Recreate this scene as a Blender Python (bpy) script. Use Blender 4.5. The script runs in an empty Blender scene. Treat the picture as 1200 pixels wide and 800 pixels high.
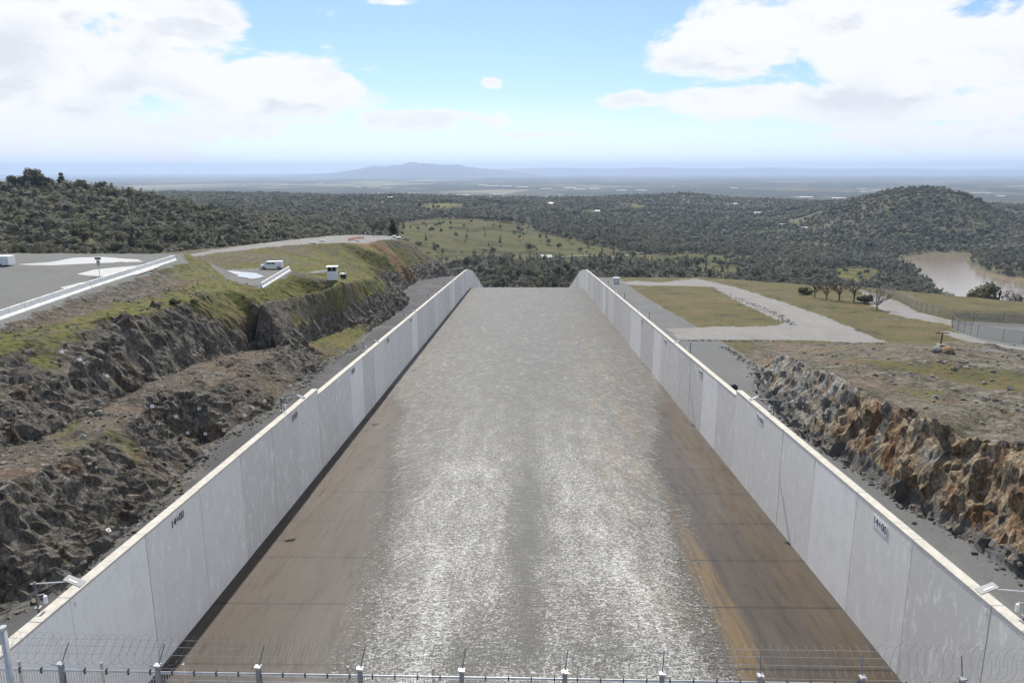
import bpy, math, random
import numpy as np
from mathutils import Vector, Matrix
from mathutils.bvhtree import BVHTree
from mathutils.geometry import delaunay_2d_cdt
random.seed(7); rng = np.random.default_rng(7)
C = bpy.context.scene.collection
rad = math.radians
# ------------------------------------------------------------------ camera numbers
F, PITCH, YAW, ROLL = 893., 12.75, 1.09, 0.12
def _R():
    rx, rz, rr = rad(90-PITCH), rad(YAW), rad(-ROLL)
    return (Matrix.Rotation(rz, 3, 'Z') @ Matrix.Rotation(rx, 3, 'X') @ Matrix.Rotation(rr, 3, 'Z'))
RM = np.array(_R())
def ray(px, py): return RM @ np.array([(px-600)/F, -(py-400)/F, -1.])
def atY(px, py, Y): d = ray(px, py); return d*Y/d[1]
def atX(px, py, X): d = ray(px, py); return d*X/d[0]
def atZ(px, py, Z): d = ray(px, py); return d*Z/d[2]
GS, GD = .0643, 25.3                      # service strips slope with the chute
def atG(px, py): d = ray(px, py); t = -GD/(d[2]+GS*d[1]); return d*t
def pix(P):
    c = np.asarray(P, float) @ RM
    return 600-c[..., 0]/c[..., 2]*F, 400+c[..., 1]/c[..., 2]*F
# ------------------------------------------------------------------ noise (numpy)
_perm = rng.permutation(256); _perm = np.concatenate([_perm, _perm, _perm])
_grad = rng.normal(size=(256, 3)); _grad /= np.linalg.norm(_grad, axis=1)[:, None]
def noise3(x, y, z):
    x, y, z = np.broadcast_arrays(np.asarray(x, float), y, z)
    xi, yi, zi = (np.floor(a).astype(int) for a in (x, y, z))
    xf, yf, zf = x-xi, y-yi, z-zi
    u, v, w = (t*t*t*(t*(t*6-15)+10) for t in (xf, yf, zf))
    def g(i, j, k):
        h = _perm[_perm[_perm[(xi+i) & 255]+((yi+j) & 255)]+((zi+k) & 255)]
        G = _grad[h]
        return G[..., 0]*(xf-i)+G[..., 1]*(yf-j)+G[..., 2]*(zf-k)
    def l(a, b, t): return a+(b-a)*t
    return 1.5*l(l(l(g(0,0,0), g(1,0,0), u), l(g(0,1,0), g(1,1,0), u), v),
             l(l(g(0,0,1), g(1,0,1), u), l(g(0,1,1), g(1,1,1), u), v), w)
def fbm(x, y, z, o=4, ridged=False):
    s = 0; a = 1; n = 0
    for i in range(o):
        q = noise3(x*2**i+7.3*i, y*2**i, z*2**i)
        s = s+a*((1-2*np.abs(q)) if ridged else q); n += a; a *= .5
    return s/n
def facets(x, y, z, amp_t=.5, amp_o=.3):
    """planes tilted at random, one per jittered cell: broken rock faces"""
    ix, iy, iz = (np.floor(a).astype(int) for a in (x, y, z)); best = np.full(x.shape, 9.); out = np.zeros(x.shape)
    for i in (-1, 0, 1):
        for j in (-1, 0, 1):
            for k in (-1, 0, 1):
                h = _perm[_perm[_perm[(ix+i) & 255]+((iy+j) & 255)]+((iz+k) & 255)]
                cx, cy_, cz = ix+i+.5+.42*_grad[h][..., 0], iy+j+.5+.42*_grad[h][..., 1], iz+k+.5+.42*_grad[h][..., 2]
                dx, dy, dz = x-cx, y-cy_, z-cz; d = dx*dx+dy*dy+dz*dz; m = d < best
                g2 = _grad[(h*7+13) & 255]
                val = amp_t*(dx*g2[..., 0]+dy*g2[..., 1]+dz*g2[..., 2])*2+amp_o*_grad[(h*3+5) & 255][..., 0]
                best = np.where(m, d, best); out = np.where(m, val, out)
    return out
def sstep(a, b, x):
    t = np.clip((x-a)/(b-a), 0, 1); return t*t*(3-2*t)
def inpoly(poly, x, y):
    x = np.asarray(x); r = np.zeros(x.shape, bool); n = len(poly); j = n-1
    for i in range(n):
        xi, yi = poly[i][:2]; xj, yj = poly[j][:2]
        if yi != yj:
            c = ((yi > y) != (yj > y)) & (x < (xj-xi)*(y-yi)/(yj-yi)+xi); r ^= c
        j = i
    return r
# ------------------------------------------------------------------ materials
def new_mat(name):
    m = bpy.data.materials.new(name); m.use_nodes = True
    nt = m.node_tree; b = nt.nodes['Principled BSDF']; return m, nt, b
class NT:
    """tiny node helper"""
    def __init__(s, nt): s.nt = nt
    def n(s, t, **k):
        o = s.nt.nodes.new(t)
        for a, v in k.items(): setattr(o, a, v)
        return o
    def link(s, a, b): s.nt.links.new(a, b)
    def put(s, sock, v):
        if isinstance(v, bpy.types.NodeSocket): s.link(v, sock)
        elif isinstance(v, (tuple, list)) and len(v) == 3 and sock.type == 'RGBA': sock.default_value = (*v, 1)
        else: sock.default_value = v
    def math(s, op, a, b=0., c=None, clamp=False):
        o = s.n('ShaderNodeMath', operation=op, use_clamp=clamp); s.put(o.inputs[0], a)
        s.put(o.inputs[1], b)
        if c is not None: s.put(o.inputs[2], c)
        return o.outputs[0]
    def coord(s, sc=(1, 1, 1), which='Object', rot=(0, 0, 0)):
        tc = s.n('ShaderNodeTexCoord'); mp = s.n('ShaderNodeMapping')
        mp.inputs['Scale'].default_value = sc; mp.inputs['Rotation'].default_value = rot
        s.link(tc.outputs[which], mp.inputs[0]); return mp.outputs[0]
    def coordr(s, deg, sc):
        tc = s.n('ShaderNodeTexCoord'); m1 = s.n('ShaderNodeMapping'); m1.inputs['Rotation'].default_value = (0, 0, rad(deg))
        m2 = s.n('ShaderNodeMapping'); m2.inputs['Scale'].default_value = sc
        s.link(tc.outputs['Object'], m1.inputs[0]); s.link(m1.outputs[0], m2.inputs[0]); return m2.outputs[0]
    def noise(s, vec, scale=1., detail=4., rough=.55, dist=0., out=0):
        o = s.n('ShaderNodeTexNoise'); o.inputs['Scale'].default_value = scale; o.inputs['Detail'].default_value = detail
        o.inputs['Roughness'].default_value = rough; o.inputs['Distortion'].default_value = dist
        s.link(vec, o.inputs['Vector']); return o.outputs[out]
    def voro(s, vec, scale=1., out='Distance', feature='F1'):
        o = s.n('ShaderNodeTexVoronoi', feature=feature); o.inputs['Scale'].default_value = scale
        s.link(vec, o.inputs['Vector']); return o.outputs[out]
    def ramp(s, v, stops, interp='LINEAR'):
        o = s.n('ShaderNodeValToRGB'); r = o.color_ramp; r.interpolation = interp
        while len(r.elements) < len(stops): r.elements.new(.5)
        for e, (p, c) in zip(r.elements, stops):
            e.position = p; e.color = (*c, 1) if isinstance(c, tuple) else (c, c, c, 1)
        s.put(o.inputs[0], v); return o.outputs[0]
    def step(s, v, a, b):
        o = s.n('ShaderNodeMapRange', interpolation_type='SMOOTHSTEP'); s.put(o.inputs[0], v)
        o.inputs[1].default_value = a; o.inputs[2].default_value = b; return o.outputs[0]
    def mix(s, f, a, b, mode='MIX'):
        o = s.n('ShaderNodeMix', data_type='RGBA', blend_type=mode); o.clamp_factor = True
        s.put(o.inputs[0], f); s.put(o.inputs[6], a); s.put(o.inputs[7], b); return o.outputs[2]
    def attr(s, name, out='Fac'):
        o = s.n('ShaderNodeAttribute', attribute_name=name); return o.outputs[out]
    def objrand(s): return s.n('ShaderNodeObjectInfo').outputs['Random']
    def sep(s, vec):
        o = s.n('ShaderNodeSeparateXYZ'); s.link(vec, o.inputs[0]); return o.outputs
    def bump(s, h, strength=.5, dist=.1, normal=None):
        o = s.n('ShaderNodeBump'); o.inputs['Strength'].default_value = strength; o.inputs['Distance'].default_value = dist
        s.put(o.inputs['Height'], h)
        if normal is not None: s.link(normal, o.inputs['Normal'])
        return o.outputs[0]
MATS = {}
def simple(name, col, rough=.6, metal=0., vary=.12, scale=3., spec=.3):
    if name in MATS: return MATS[name]
    m, nt, b = new_mat(name); T = NT(nt)
    v = T.noise(T.coord(), scale, 4)
    d = tuple(c*(1-vary*1.6) for c in col); l = tuple(min(1, c*(1+vary)) for c in col)
    T.put(b.inputs['Base Color'], T.ramp(v, [(.3, d), (.7, l)]))
    b.inputs['Roughness'].default_value = rough; b.inputs['Metallic'].default_value = metal
    b.inputs['Specular IOR Level'].default_value = spec
    MATS[name] = m; return m
def m_concrete_wall():
    m, nt, b = new_mat('weathered_concrete'); T = NT(nt)
    co = T.coord(which='Object'); rnd = T.objrand()
    base = T.ramp(rnd, [(0, (.63, .605, .565)), (.3, (.74, .715, .675)), (.6, (.84, .82, .785)), (.8, (.68, .655, .615)), (1, (.79, .765, .725))], 'CONSTANT')
    streak = T.noise(T.coord((1.5, 1.5, .12)), 2.2, 6, .65)
    base = T.mix(T.math('MULTIPLY', T.step(streak, .52, .68), .32), base, (.60, .585, .55))
    blotch = T.noise(co, .45, 6, .6)
    base = T.mix(T.math('MULTIPLY', T.step(blotch, .48, .62), .28), base, (.64, .62, .59))
    wh = T.noise(T.coord((1, 1, .5)), 1.1, 7, .7, .6)
    base = T.mix(T.math('MULTIPLY', T.step(wh, .52, .62), .6), base, (.88, .865, .84))
    # form-work lines and tie holes along each lift
    z = T.sep(co)[2]
    y = T.sep(co)[1]
    def line(c, period, w):
        f = T.math('FRACT', T.math('DIVIDE', c, period)); f = T.math('ABSOLUTE', T.math('SUBTRACT', f, .5))
        return T.math('GREATER_THAN', f, .5-w)
    ln = line(z, 2.44, .004)
    base = T.mix(T.math('MULTIPLY', ln, .3), base, (.3, .3, .29))
    fine = T.noise(co, 9, 5, .7)
    base = T.mix(T.math('MULTIPLY', T.step(fine, .45, .8), .35), base, (.5, .48, .45))
    T.put(b.inputs['Base Color'], base); b.inputs['Roughness'].default_value = .85; b.inputs['Specular IOR Level'].default_value = .25
    T.link(T.bump(T.noise(co, 5, 8, .7), .35, .03), b.inputs['Normal'])
    return m
def m_coping():
    m, nt, b = new_mat('coping_concrete'); T = NT(nt); co = T.coord()
    c = T.ramp(T.noise(co, 1.5, 8, .7), [(.3, (.36, .34, .30)), (.55, (.46, .44, .395)), (.75, (.55, .53, .48))])
    T.put(b.inputs['Base Color'], c); b.inputs['Roughness'].default_value = .9
    T.link(T.bump(T.noise(co, 12, 6), .3, .02), b.inputs['Normal']); return m
def m_floor():
    m, nt, b = new_mat('wet_chute_concrete'); T = NT(nt)
    co = T.coord(); x, y, z = T.sep(co)
    big = T.noise(T.coord((.5, .05, .5)), .35, 5, .6)
    c = T.ramp(big, [(.3, (.034, .027, .020)), (.5, (.055, .045, .035)), (.72, (.088, .075, .062))])
    # slab to slab tone (9.14 m slabs)
    sl = T.n('ShaderNodeTexWhiteNoise', noise_dimensions='2D'); cb = T.n('ShaderNodeCombineXYZ')
    T.put(cb.inputs[0], T.math('FLOOR', T.math('DIVIDE', T.math('ADD', x, 27.3), 13.65)))
    T.put(cb.inputs[1], T.math('FLOOR', T.math('DIVIDE', T.math('SUBTRACT', y, 4.6), 9.144)))
    T.link(cb.outputs[0], sl.inputs[0])
    c = T.mix(T.math('MULTIPLY', sl.outputs[0], .35), c, (.046, .032, .022))
    # ochre algae runs following the flow
    wob = T.math('MULTIPLY', T.math('SUBTRACT', T.noise(T.coord((.3, .02, .3)), 1.2, 3), .5), 5.)
    xx = T.math('ADD', x, wob)
    def band(cx, w, amt, col, c):
        d = T.math('ABSOLUTE', T.math('SUBTRACT', xx, cx))
        f = T.math('SUBTRACT', 1., T.step(d, w*.35, w))
        n = T.step(T.noise(T.coord((2., .08, 1)), 1.4, 5), .3, .6)
        return T.mix(T.math('MULTIPLY', T.math('MULTIPLY', f, n), amt), c, col)
    c = band(16.6, 2.2, .85, (.12, .078, .026), c)
    c = band(12.0, 1.6, .5, (.13, .095, .048), c)
    c = band(25.0, 2.4, .5, (.075, .05, .024), c)
    c = band(-25., 2.6, .6, (.060, .042, .030), c)
    st = T.noise(T.coord((3.5, .1, 1)), 2., 6, .7)
    c = T.mix(T.math('MULTIPLY', T.step(st, .5, .8), .45), c, (.095, .084, .072))
    # joints
    f = T.math('FRACT', T.math('DIVIDE', T.math('SUBTRACT', y, 4.6), 9.144)); f = T.math('ABSOLUTE', T.math('SUBTRACT', f, .5))
    j = T.math('GREATER_THAN', f, .487)
    f2 = T.math('FRACT', T.math('DIVIDE', T.math('ADD', x, 27.3), 13.65)); f2 = T.math('ABSOLUTE', T.math('SUBTRACT', f2, .5))
    j = T.math('MAXIMUM', j, T.math('MULTIPLY', T.math('GREATER_THAN', f2, .4975), .4))
    c = T.mix(T.math('MULTIPLY', j, .9), c, (.016, .013, .011))
    T.put(b.inputs['Base Color'], c)
    T.put(b.inputs['Roughness'], T.ramp(T.noise(T.coord((1, .15, 1)), 1.3, 5), [(.3, .35), (.7, .6)]))
    b.inputs['Specular IOR Level'].default_value = .20
    n = T.bump(T.noise(T.coord((1, 1, 1)), 3.5, 6, .65), .25, .03)
    T.link(T.bump(T.noise(T.coord((1.2, 5, 1)), 1.2, 3), .3, .03, n), b.inputs['Normal'])
    return m
def m_water_sheet():
    m, nt, b = new_mat('running_water'); T = NT(nt)
    co = T.coord(); cov = T.attr('cover'); foam = T.attr('foam')
    # coordinates follow the flow: ripples lie across it
    n1 = T.noise(T.coord((1.0, 1.7, 1)), 2.6, 9, .80, .8)
    n2 = T.noise(T.coord((.8, 1.6, 1), rot=(0, 0, .15)), 7.5, 4, .7, .3)
    n3 = T.noise(T.coord((1, .3, 1)), .45, 4, .6)
    v = T.math('ADD', T.math('MULTIPLY', n1, .58), T.math('MULTIPLY', n2, .42))
    v = T.math('ADD', v, T.math('MULTIPLY', T.math('SUBTRACT', n3, .5), .10))
    th = T.math('SUBTRACT', .68, T.math('MULTIPLY', foam, .22))
    d = T.math('SUBTRACT', v, th)
    fo = T.math('MULTIPLY', T.step(d, -.03, .075), .95)
    # glints of short crests painted into the foam colour as pale dashes
    dash = T.noise(T.coord((.40, 3.4, 1), rot=(0, 0, -.03)), 1.3, 4, .65, .3)
    da = T.math('MULTIPLY', T.step(dash, .58, .68), T.attr('dash'))
    d2 = T.noise(T.coord((.8, .55, 1)), .9, 5, .7, .2)
    da2 = T.math('MULTIPLY', T.step(d2, .56, .66), T.attr('fardash'))
    # wavelets running obliquely off the shallow margins
    w1 = T.noise(T.coordr(-56, (.35, 3.4, 1)), 1.5, 5, .65, .4)
    w2 = T.noise(T.coordr(56, (.35, 3.4, 1)), 1.5, 5, .65, .4)
    x_ = T.sep(co)[0]
    sd_ = T.mix(T.math('GREATER_THAN', x_, 0.), w1, w2)
    ob = T.math('MULTIPLY', T.step(sd_, .565, .66), T.attr('edge'))
    fo = T.math('MAXIMUM', fo, T.math('MAXIMUM', T.math('MAXIMUM', T.math('MULTIPLY', da, .55), T.math('MULTIPLY', da2, .38)), T.math('MULTIPLY', ob, .75)))
    clean = T.ramp(v, [(.38, (.040, .038, .031)), (.5, (.070, .067, .056)), (.60, (.150, .146, .128))])
    tan = T.step(T.noise(T.coord((.5, .05, 1)), .9, 4), .45, .65)
    clean = T.mix(T.math('MULTIPLY', tan, T.attr('tan')), clean, (.125, .092, .048))
    clean = T.mix(T.attr('trough'), clean, (.092, .098, .080))
    col = T.mix(fo, clean, (.60, .61, .61))
    T.put(b.inputs['Base Color'], col)
    T.put(b.inputs['Roughness'], T.math('ADD', T.math('MULTIPLY', fo, .3), .50))
    b.inputs['Specular IOR Level'].default_value = .3
    nb = T.bump(T.noise(T.coord((1.2, 3.2, 1)), 1.8, 6, .7), .6, .08)
    T.link(T.bump(v, .7, .10, nb), b.inputs['Normal'])
    e = T.noise(T.coord((1.3, .5, 1), rot=(0, 0, .2)), 1.5, 6, .7)
    a = T.step(T.math('ADD', cov, T.math('MULTIPLY', T.math('SUBTRACT', e, .5), .8)), .15, .95)
    a = T.math('MULTIPLY', a, T.math('ADD', .62, T.math('MULTIPLY', foam, .38)))
    a = T.math('MAXIMUM', a, T.math('MULTIPLY', fo, T.step(cov, .02, .3)))
    T.put(b.inputs['Alpha'], a)
    return m
def m_site(side):
    m, nt, b = new_mat('hillside_'+side); T = NT(nt)
    co = T.coord(); rock = T.attr('rock'); grass = T.attr('grass'); grav = T.attr('gravel')
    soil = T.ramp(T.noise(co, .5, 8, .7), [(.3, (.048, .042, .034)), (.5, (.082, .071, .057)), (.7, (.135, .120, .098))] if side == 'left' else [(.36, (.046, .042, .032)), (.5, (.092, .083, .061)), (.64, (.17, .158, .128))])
    stones = T.voro(co, 2.6, 'Color'); sv = T.sep(stones)[0]
    soil = T.mix(T.math('MULTIPLY', T.step(T.math('ADD', sv, T.math('MULTIPLY', T.noise(co, 1.5, 6, .8), .6)), 1.12, 1.3), .5), soil, (.25, .235, .21))
    soil = T.mix(T.math('MULTIPLY', T.step(T.noise(co, 4., 8, .85), .56, .66), .6), soil, (.22, .21, .185))
    soil = T.mix(T.math('MULTIPLY', T.step(T.noise(co, .3, 8, .75), .54, .66), .6), soil, (.055, .048, .040))
    stones2 = T.sep(T.voro(co, 6., 'Color'))[0]
    soil = T.mix(T.math('MULTIPLY', T.math('GREATER_THAN', stones2, .93), .4), soil, (.34, .32, .30))
    g1 = T.noise(co, .9, 8, .7)
    if side == 'left':
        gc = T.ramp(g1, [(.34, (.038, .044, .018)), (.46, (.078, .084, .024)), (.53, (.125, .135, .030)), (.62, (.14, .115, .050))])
    else:
        gc = T.ramp(T.math('ADD', T.math('MULTIPLY', g1, .4), T.math('MULTIPLY', T.noise(co, .09, 6, .7), .6)), [(.42, (.042, .045, .022)), (.465, (.100, .090, .042)), (.50, (.075, .088, .024)), (.53, (.125, .080, .045)), (.57, (.11, .112, .045))])
    gn = T.math('ADD', T.math('MULTIPLY', T.noise(co, .8, 8, .8), .6), T.math('MULTIPLY', T.noise(co, .13, 5, .7), .5))
    gf = T.math('MULTIPLY', T.step(T.math('ADD', grass, T.math('MULTIPLY', T.math('SUBTRACT', gn, .55), 2.0)), .40, .72), .92)
    gc = T.mix(T.math('MULTIPLY', T.step(T.noise(co, 2.2, 8, .85), .50, .62), .5), gc, (.055, .052, .024) if side == 'left' else (.065, .055, .030))
    c = T.mix(gf, soil, gc)
    red = T.step(T.noise(co, .16, 5, .6), .52, .66)
    c = T.mix(T.math('MULTIPLY', red, .40), c, (.15, .090, .055))
    # rock: steeply dipping foliation, mixed grey / rust faces
    fol = T.coord((.75, .75, .20), rot=(.25, -.15, .4))
    r1 = T.noise(fol, 2.2, 10, .74, .15); r2 = T.noise(T.coord((1, 1, .3), rot=(.2, .1, 0)), .30, 6, .65, .1)
    r3 = T.noise(co, 2.6, 10, .75)
    cell = T.sep(T.voro(T.coord((1, 1, .45), rot=(.3, .2, .5)), 1.3, 'Color'))[0]
    cell2 = T.sep(T.voro(T.coord((1, 1, .6), rot=(.1, .4, .2)), 3.6, 'Color'))[1]
    rv = T.math('ADD', T.math('ADD', T.math('MULTIPLY', r1, .45), T.math('MULTIPLY', r3, .40)), T.math('ADD', T.math('MULTIPLY', cell, .10), T.math('MULTIPLY', cell2, .08)))
    if side == 'left':
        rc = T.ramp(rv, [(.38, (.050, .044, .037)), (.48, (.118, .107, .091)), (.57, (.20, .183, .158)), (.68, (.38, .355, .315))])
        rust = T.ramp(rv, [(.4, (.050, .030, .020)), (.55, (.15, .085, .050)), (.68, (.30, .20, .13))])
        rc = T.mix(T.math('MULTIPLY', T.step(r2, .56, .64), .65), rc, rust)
    else:
        rc = T.ramp(rv, [(.38, (.085, .085, .082)), (.46, (.21, .21, .20)), (.54, (.34, .335, .31)), (.66, (.58, .56, .50))])
        tanr = T.ramp(rv, [(.38, (.09, .065, .04)), (.48, (.27, .205, .135)), (.64, (.55, .46, .33))])
        rust = T.ramp(rv, [(.38, (.06, .035, .020)), (.5, (.20, .115, .060)), (.66, (.42, .28, .16))])
        st = T.noise(T.coord((.9, .9, .22), rot=(.15, .1, 0)), .55, 7, .7, .1)
        rr = T.math('ADD', T.math('ADD', T.math('MULTIPLY', r2, .5), T.math('MULTIPLY', st, .5)), T.math('MULTIPLY', T.attr('rust'), .12))
        rc = T.mix(T.step(rr, .47, .56), rc, tanr); rc = T.mix(T.math('MULTIPLY', T.step(T.math('ADD', rr, T.math('MULTIPLY', T.math('SUBTRACT', st, .5), .5)), .60, .68), .9), rc, rust)
    wv = T.n('ShaderNodeVectorMath', operation='ADD'); nv = T.noise(co, 1.2, 4, .6, 0, 1)
    T.link(T.coord((1, 1, .32), rot=(.25, .15, .3)), wv.inputs[0]); T.link(nv, wv.inputs[1])
    ck = T.math('MINIMUM', T.step(T.voro(wv.outputs[0], .9, 'Distance', 'DISTANCE_TO_EDGE'), 0., .045), T.math('ADD', .35, T.step(T.voro(wv.outputs[0], 2.6, 'Distance', 'DISTANCE_TO_EDGE'), 0., .06)))
    rc = T.mix(T.math('MULTIPLY', T.math('SUBTRACT', 1., ck), .6), rc, (.02, .018, .016))
    moss = T.math('MULTIPLY', T.step(T.noise(co, .5, 7, .72), .55, .66), .6 if side == 'left' else .5)
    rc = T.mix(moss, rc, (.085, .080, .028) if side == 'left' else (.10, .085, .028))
    rf = T.step(T.math('ADD', rock, T.math('MULTIPLY', T.math('SUBTRACT', T.noise(co, 1.1, 6, .7), .5), .7)), .35, .6)
    c = T.mix(rf, c, rc)
    cut = T.step(T.math('ADD', T.attr('redcut'), T.math('MULTIPLY', T.math('SUBTRACT', r1, .5), .9)), .42, .6)
    c = T.mix(T.math('MULTIPLY', cut, .8), c, T.mix(r1, (.075, .045, .028), (.27, .165, .095)))
    gvc = T.ramp(T.noise(co, 7., 6, .8), [(.3, (.085, .088, .088)), (.5, (.15, .153, .152)), (.7, (.24, .243, .24))])
    gs = T.step(T.math('ADD', grav, T.math('MULTIPLY', T.math('SUBTRACT', T.noise(co, .9, 6, .7), .5), .6)), .38, .6)
    c = T.mix(gs, c, gvc)
    T.put(b.inputs['Base Color'], c); b.inputs['Roughness'].default_value = .95; b.inputs['Specular IOR Level'].default_value = .15
    h = T.math('ADD', T.math('MULTIPLY', r1, .6), T.math('ADD', T.math('MULTIPLY', r3, .8), T.math('ADD', T.math('MULTIPLY', cell2, .12), T.math('MULTIPLY', ck, .25))))
    hh = T.math('ADD', T.math('MULTIPLY', rf, h), T.math('MULTIPLY', T.noise(co, 5., 7, .75), .35))
    T.link(T.bump(hh, .9, .45), b.inputs['Normal'])
    return m
def m_gravel(name, dark, light, sc=6., patch=(.2, .17, .14), amt=.25):
    m, nt, b = new_mat(name); T = NT(nt); co = T.coord()
    c = T.ramp(T.noise(co, sc, 7, .8), [(.3, dark), (.7, light)])
    c = T.mix(T.math('MULTIPLY', T.step(T.noise(co, .12, 5, .6), .45, .7), amt), c, patch)
    c = T.mix(T.math('MULTIPLY', T.step(T.noise(T.coord((.25, .03, 1)), 1.3, 4, .6), .5, .7), .3), c, light)
    T.put(b.inputs['Base Color'], c); b.inputs['Roughness'].default_value = .95; b.inputs['Specular IOR Level'].default_value = .2
    T.link(T.bump(T.noise(co, sc*1.5, 6, .75), .6, .06), b.inputs['Normal']); return m
def m_far():
    m, nt, b = new_mat('valley_ground'); T = NT(nt); co = T.coord()
    fld = T.attr('field'); pl = T.attr('plain')
    under = T.ramp(T.noise(co, .03, 8, .7), [(.3, (.080, .076, .050)), (.6, (.13, .122, .080)), (.75, (.18, .165, .10))])
    g = T.noise(co, .012, 9, .7)
    grass = T.ramp(g, [(.40, (.050, .054, .028)), (.47, (.082, .085, .040)), (.53, (.110, .100, .055)), (.60, (.085, .094, .038))])
    grass = T.mix(T.math('MULTIPLY', T.step(T.noise(co, .05, 5, .7), .58, .68), .6), grass, (.055, .055, .03))
    yel = T.attr('yellow'); grass = T.mix(yel, grass, T.mix(g, (.16, .16, .035), (.30, .27, .09)))
    c = T.mix(T.step(T.math('ADD', fld, T.math('MULTIPLY', T.math('SUBTRACT', T.noise(co, .02, 5), .5), .35)), .4, .6), under, grass)
    # the plain: orchards, fields, towns
    vc = T.voro(T.coord((1, .55, 1)), .0011, 'Color'); v1, v2, v3 = T.sep(vc)
    pc = T.ramp(v1, [(0, (.055, .06, .045)), (.4, (.085, .085, .06)), (.62, (.13, .12, .08)), (.82, (.20, .19, .13)), (1, (.34, .32, .25))], 'CONSTANT')
    wood = T.step(T.noise(T.coord((1, .6, 1)), .0007, 6, .65), .48, .56)
    pc = T.mix(wood, pc, (.045, .052, .038))
    spk = T.sep(T.voro(co, .012, 'Color'))[1]
    town = T.math('MULTIPLY', T.step(T.noise(co, .0006, 3), .5, .62), T.math('GREATER_THAN', spk, .93))
    pc = T.mix(T.math('MULTIPLY', town, .8), pc, (.55, .54, .52))
    c = T.mix(pl, c, pc)
    T.put(b.inputs['Base Color'], c); b.inputs['Roughness'].default_value = 1.; b.inputs['Specular IOR Level'].default_value = .05
    T.link(T.bump(T.noise(co, .15, 6, .7), .8, 2.), b.inputs['Normal'])
    return m
def m_foliage(name, stops, attr=True):
    m, nt, b = new_mat(name); T = NT(nt)
    if attr: v = T.attr('tint')
    else:
        v = T.math('ADD', T.math('MULTIPLY', T.objrand(), .7), T.math('MULTIPLY', T.noise(T.coord(), 1.1, 3), .3))
    c = T.ramp(v, stops)
    tr = T.n('ShaderNodeBsdfTranslucent'); T.link(c, tr.inputs[0]); mx = T.n('ShaderNodeMixShader'); mx.inputs[0].default_value = .42
    T.link(b.outputs[0], mx.inputs[1]); T.link(tr.outputs[0], mx.inputs[2]); T.link(mx.outputs[0], nt.nodes['Material Output'].inputs['Surface'])
    T.put(b.inputs['Base Color'], c); b.inputs['Roughness'].default_value = .9; b.inputs['Specular IOR Level'].default_value = .1
    return m
M = dict(
    wall=m_concrete_wall(), coping=m_coping(), floor=m_floor(), water=m_water_sheet(),
    left=m_site('left'), right=m_site('right'), far=m_far(),
    gravel=m_gravel('grey_gravel', (.060, .063, .065), (.175, .18, .18), 7., (.10, .10, .10), .3),
    lot=m_gravel('worn_asphalt', (.095, .10, .098), (.17, .175, .17), 2., (.10, .10, .095), .5),
    road=m_gravel('gravel_road', (.13, .13, .126), (.26, .256, .245), 5., (.15, .14, .12), .55), gravell=m_gravel('shaded_gravel', (.028, .029, .031), (.105, .107, .110), 7., (.14, .143, .145), .5),  # left strip's gravel copy: rock shadow put into its darker colour
    forest=m_foliage('mixed_foliage', [(0, (.095, .100, .066)), (.25, (.155, .160, .112)), (.5, (.225, .220, .178)), (.75, (.175, .178, .108)), (1, (.29, .278, .235))]),
    oak=m_foliage('oak_foliage', [(0, (.085, .088, .055)), (.5, (.14, .142, .092)), (1, (.20, .19, .13))], False),
    pine=m_foliage('grey_pine_foliage', [(0, (.055, .062, .042)), (.5, (.085, .095, .062)), (1, (.12, .13, .09))], False),
    bare=simple('bare_twigs', (.15, .135, .12), .9), bark=simple('bark', (.085, .072, .060), .95),
    white=simple('white_paint', (.80, .80, .79), .45, vary=.05), steel=simple('galvanised_steel', (.40, .41, .42), .45, .6),
    dark=simple('dark_paint', (.03, .03, .033), .5), postgrey=simple('weathered_grey_post', (.17, .175, .19), .6, .3),
    glass=simple('dark_glass', (.02, .022, .025), .12, spec=.6), rubber=simple('black_rubber', (.02, .02, .02), .8),
    panel=simple('solar_panel_glass', (.14, .15, .17), .5, spec=.3), red=simple('red_paint', (.42, .05, .04), .5),
    barrier=simple('whitewashed_concrete', (.74, .74, .72), .8, vary=.1, scale=1.3), wood=simple('pale_weathered_timber', (.42, .38, .31), .85),
    orange=simple('orange_plastic', (.60, .16, .07), .6), rockgrey=simple('pale_boulder', (.25, .235, .205), .9, vary=.3),
    rockorange=simple('ochre_boulder', (.27, .18, .10), .9, vary=.3), roof=simple('pale_roof', (.42, .41, .40), .7), roofd=simple('brown_roof', (.20, .16, .13), .8),
    plaster=simple('pale_plaster', (.55, .52, .47), .8), black=simple('black_lettering', (.02, .02, .02), .8), rust=simple('rusty_steel', (.09, .05, .035), .85),
    lake=None)
def m_lake():
    m, nt, b = new_mat('muddy_lake_water'); T = NT(nt)
    c = T.ramp(T.noise(T.coord((1, .5, 1)), .01, 4), [(.35, (.225, .175, .115)), (.65, (.29, .235, .165))])
    T.put(b.inputs['Base Color'], c); b.inputs['Roughness'].default_value = .12; b.inputs['Specular IOR Level'].default_value = .5
    T.link(T.bump(T.noise(T.coord((1, 2, 1)), .25, 6, .7), .35, .3), b.inputs['Normal']); return m
M['lake'] = m_lake()
def m_puddle():
    m, nt, b = new_mat('standing_water'); T = NT(nt)
    e = T.noise(T.coord((.5, 1, 1)), .55, 6, .7)
    T.put(b.inputs['Base Color'], (.42, .41, .38)); b.inputs['Roughness'].default_value = .05; b.inputs['Specular IOR Level'].default_value = 1.
    T.put(b.inputs['Alpha'], T.step(T.math('ADD', T.attr('cover'), T.math('MULTIPLY', T.math('SUBTRACT', e, .5), .9)), .4, .5)); return m
M['puddle'] = m_puddle()
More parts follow.
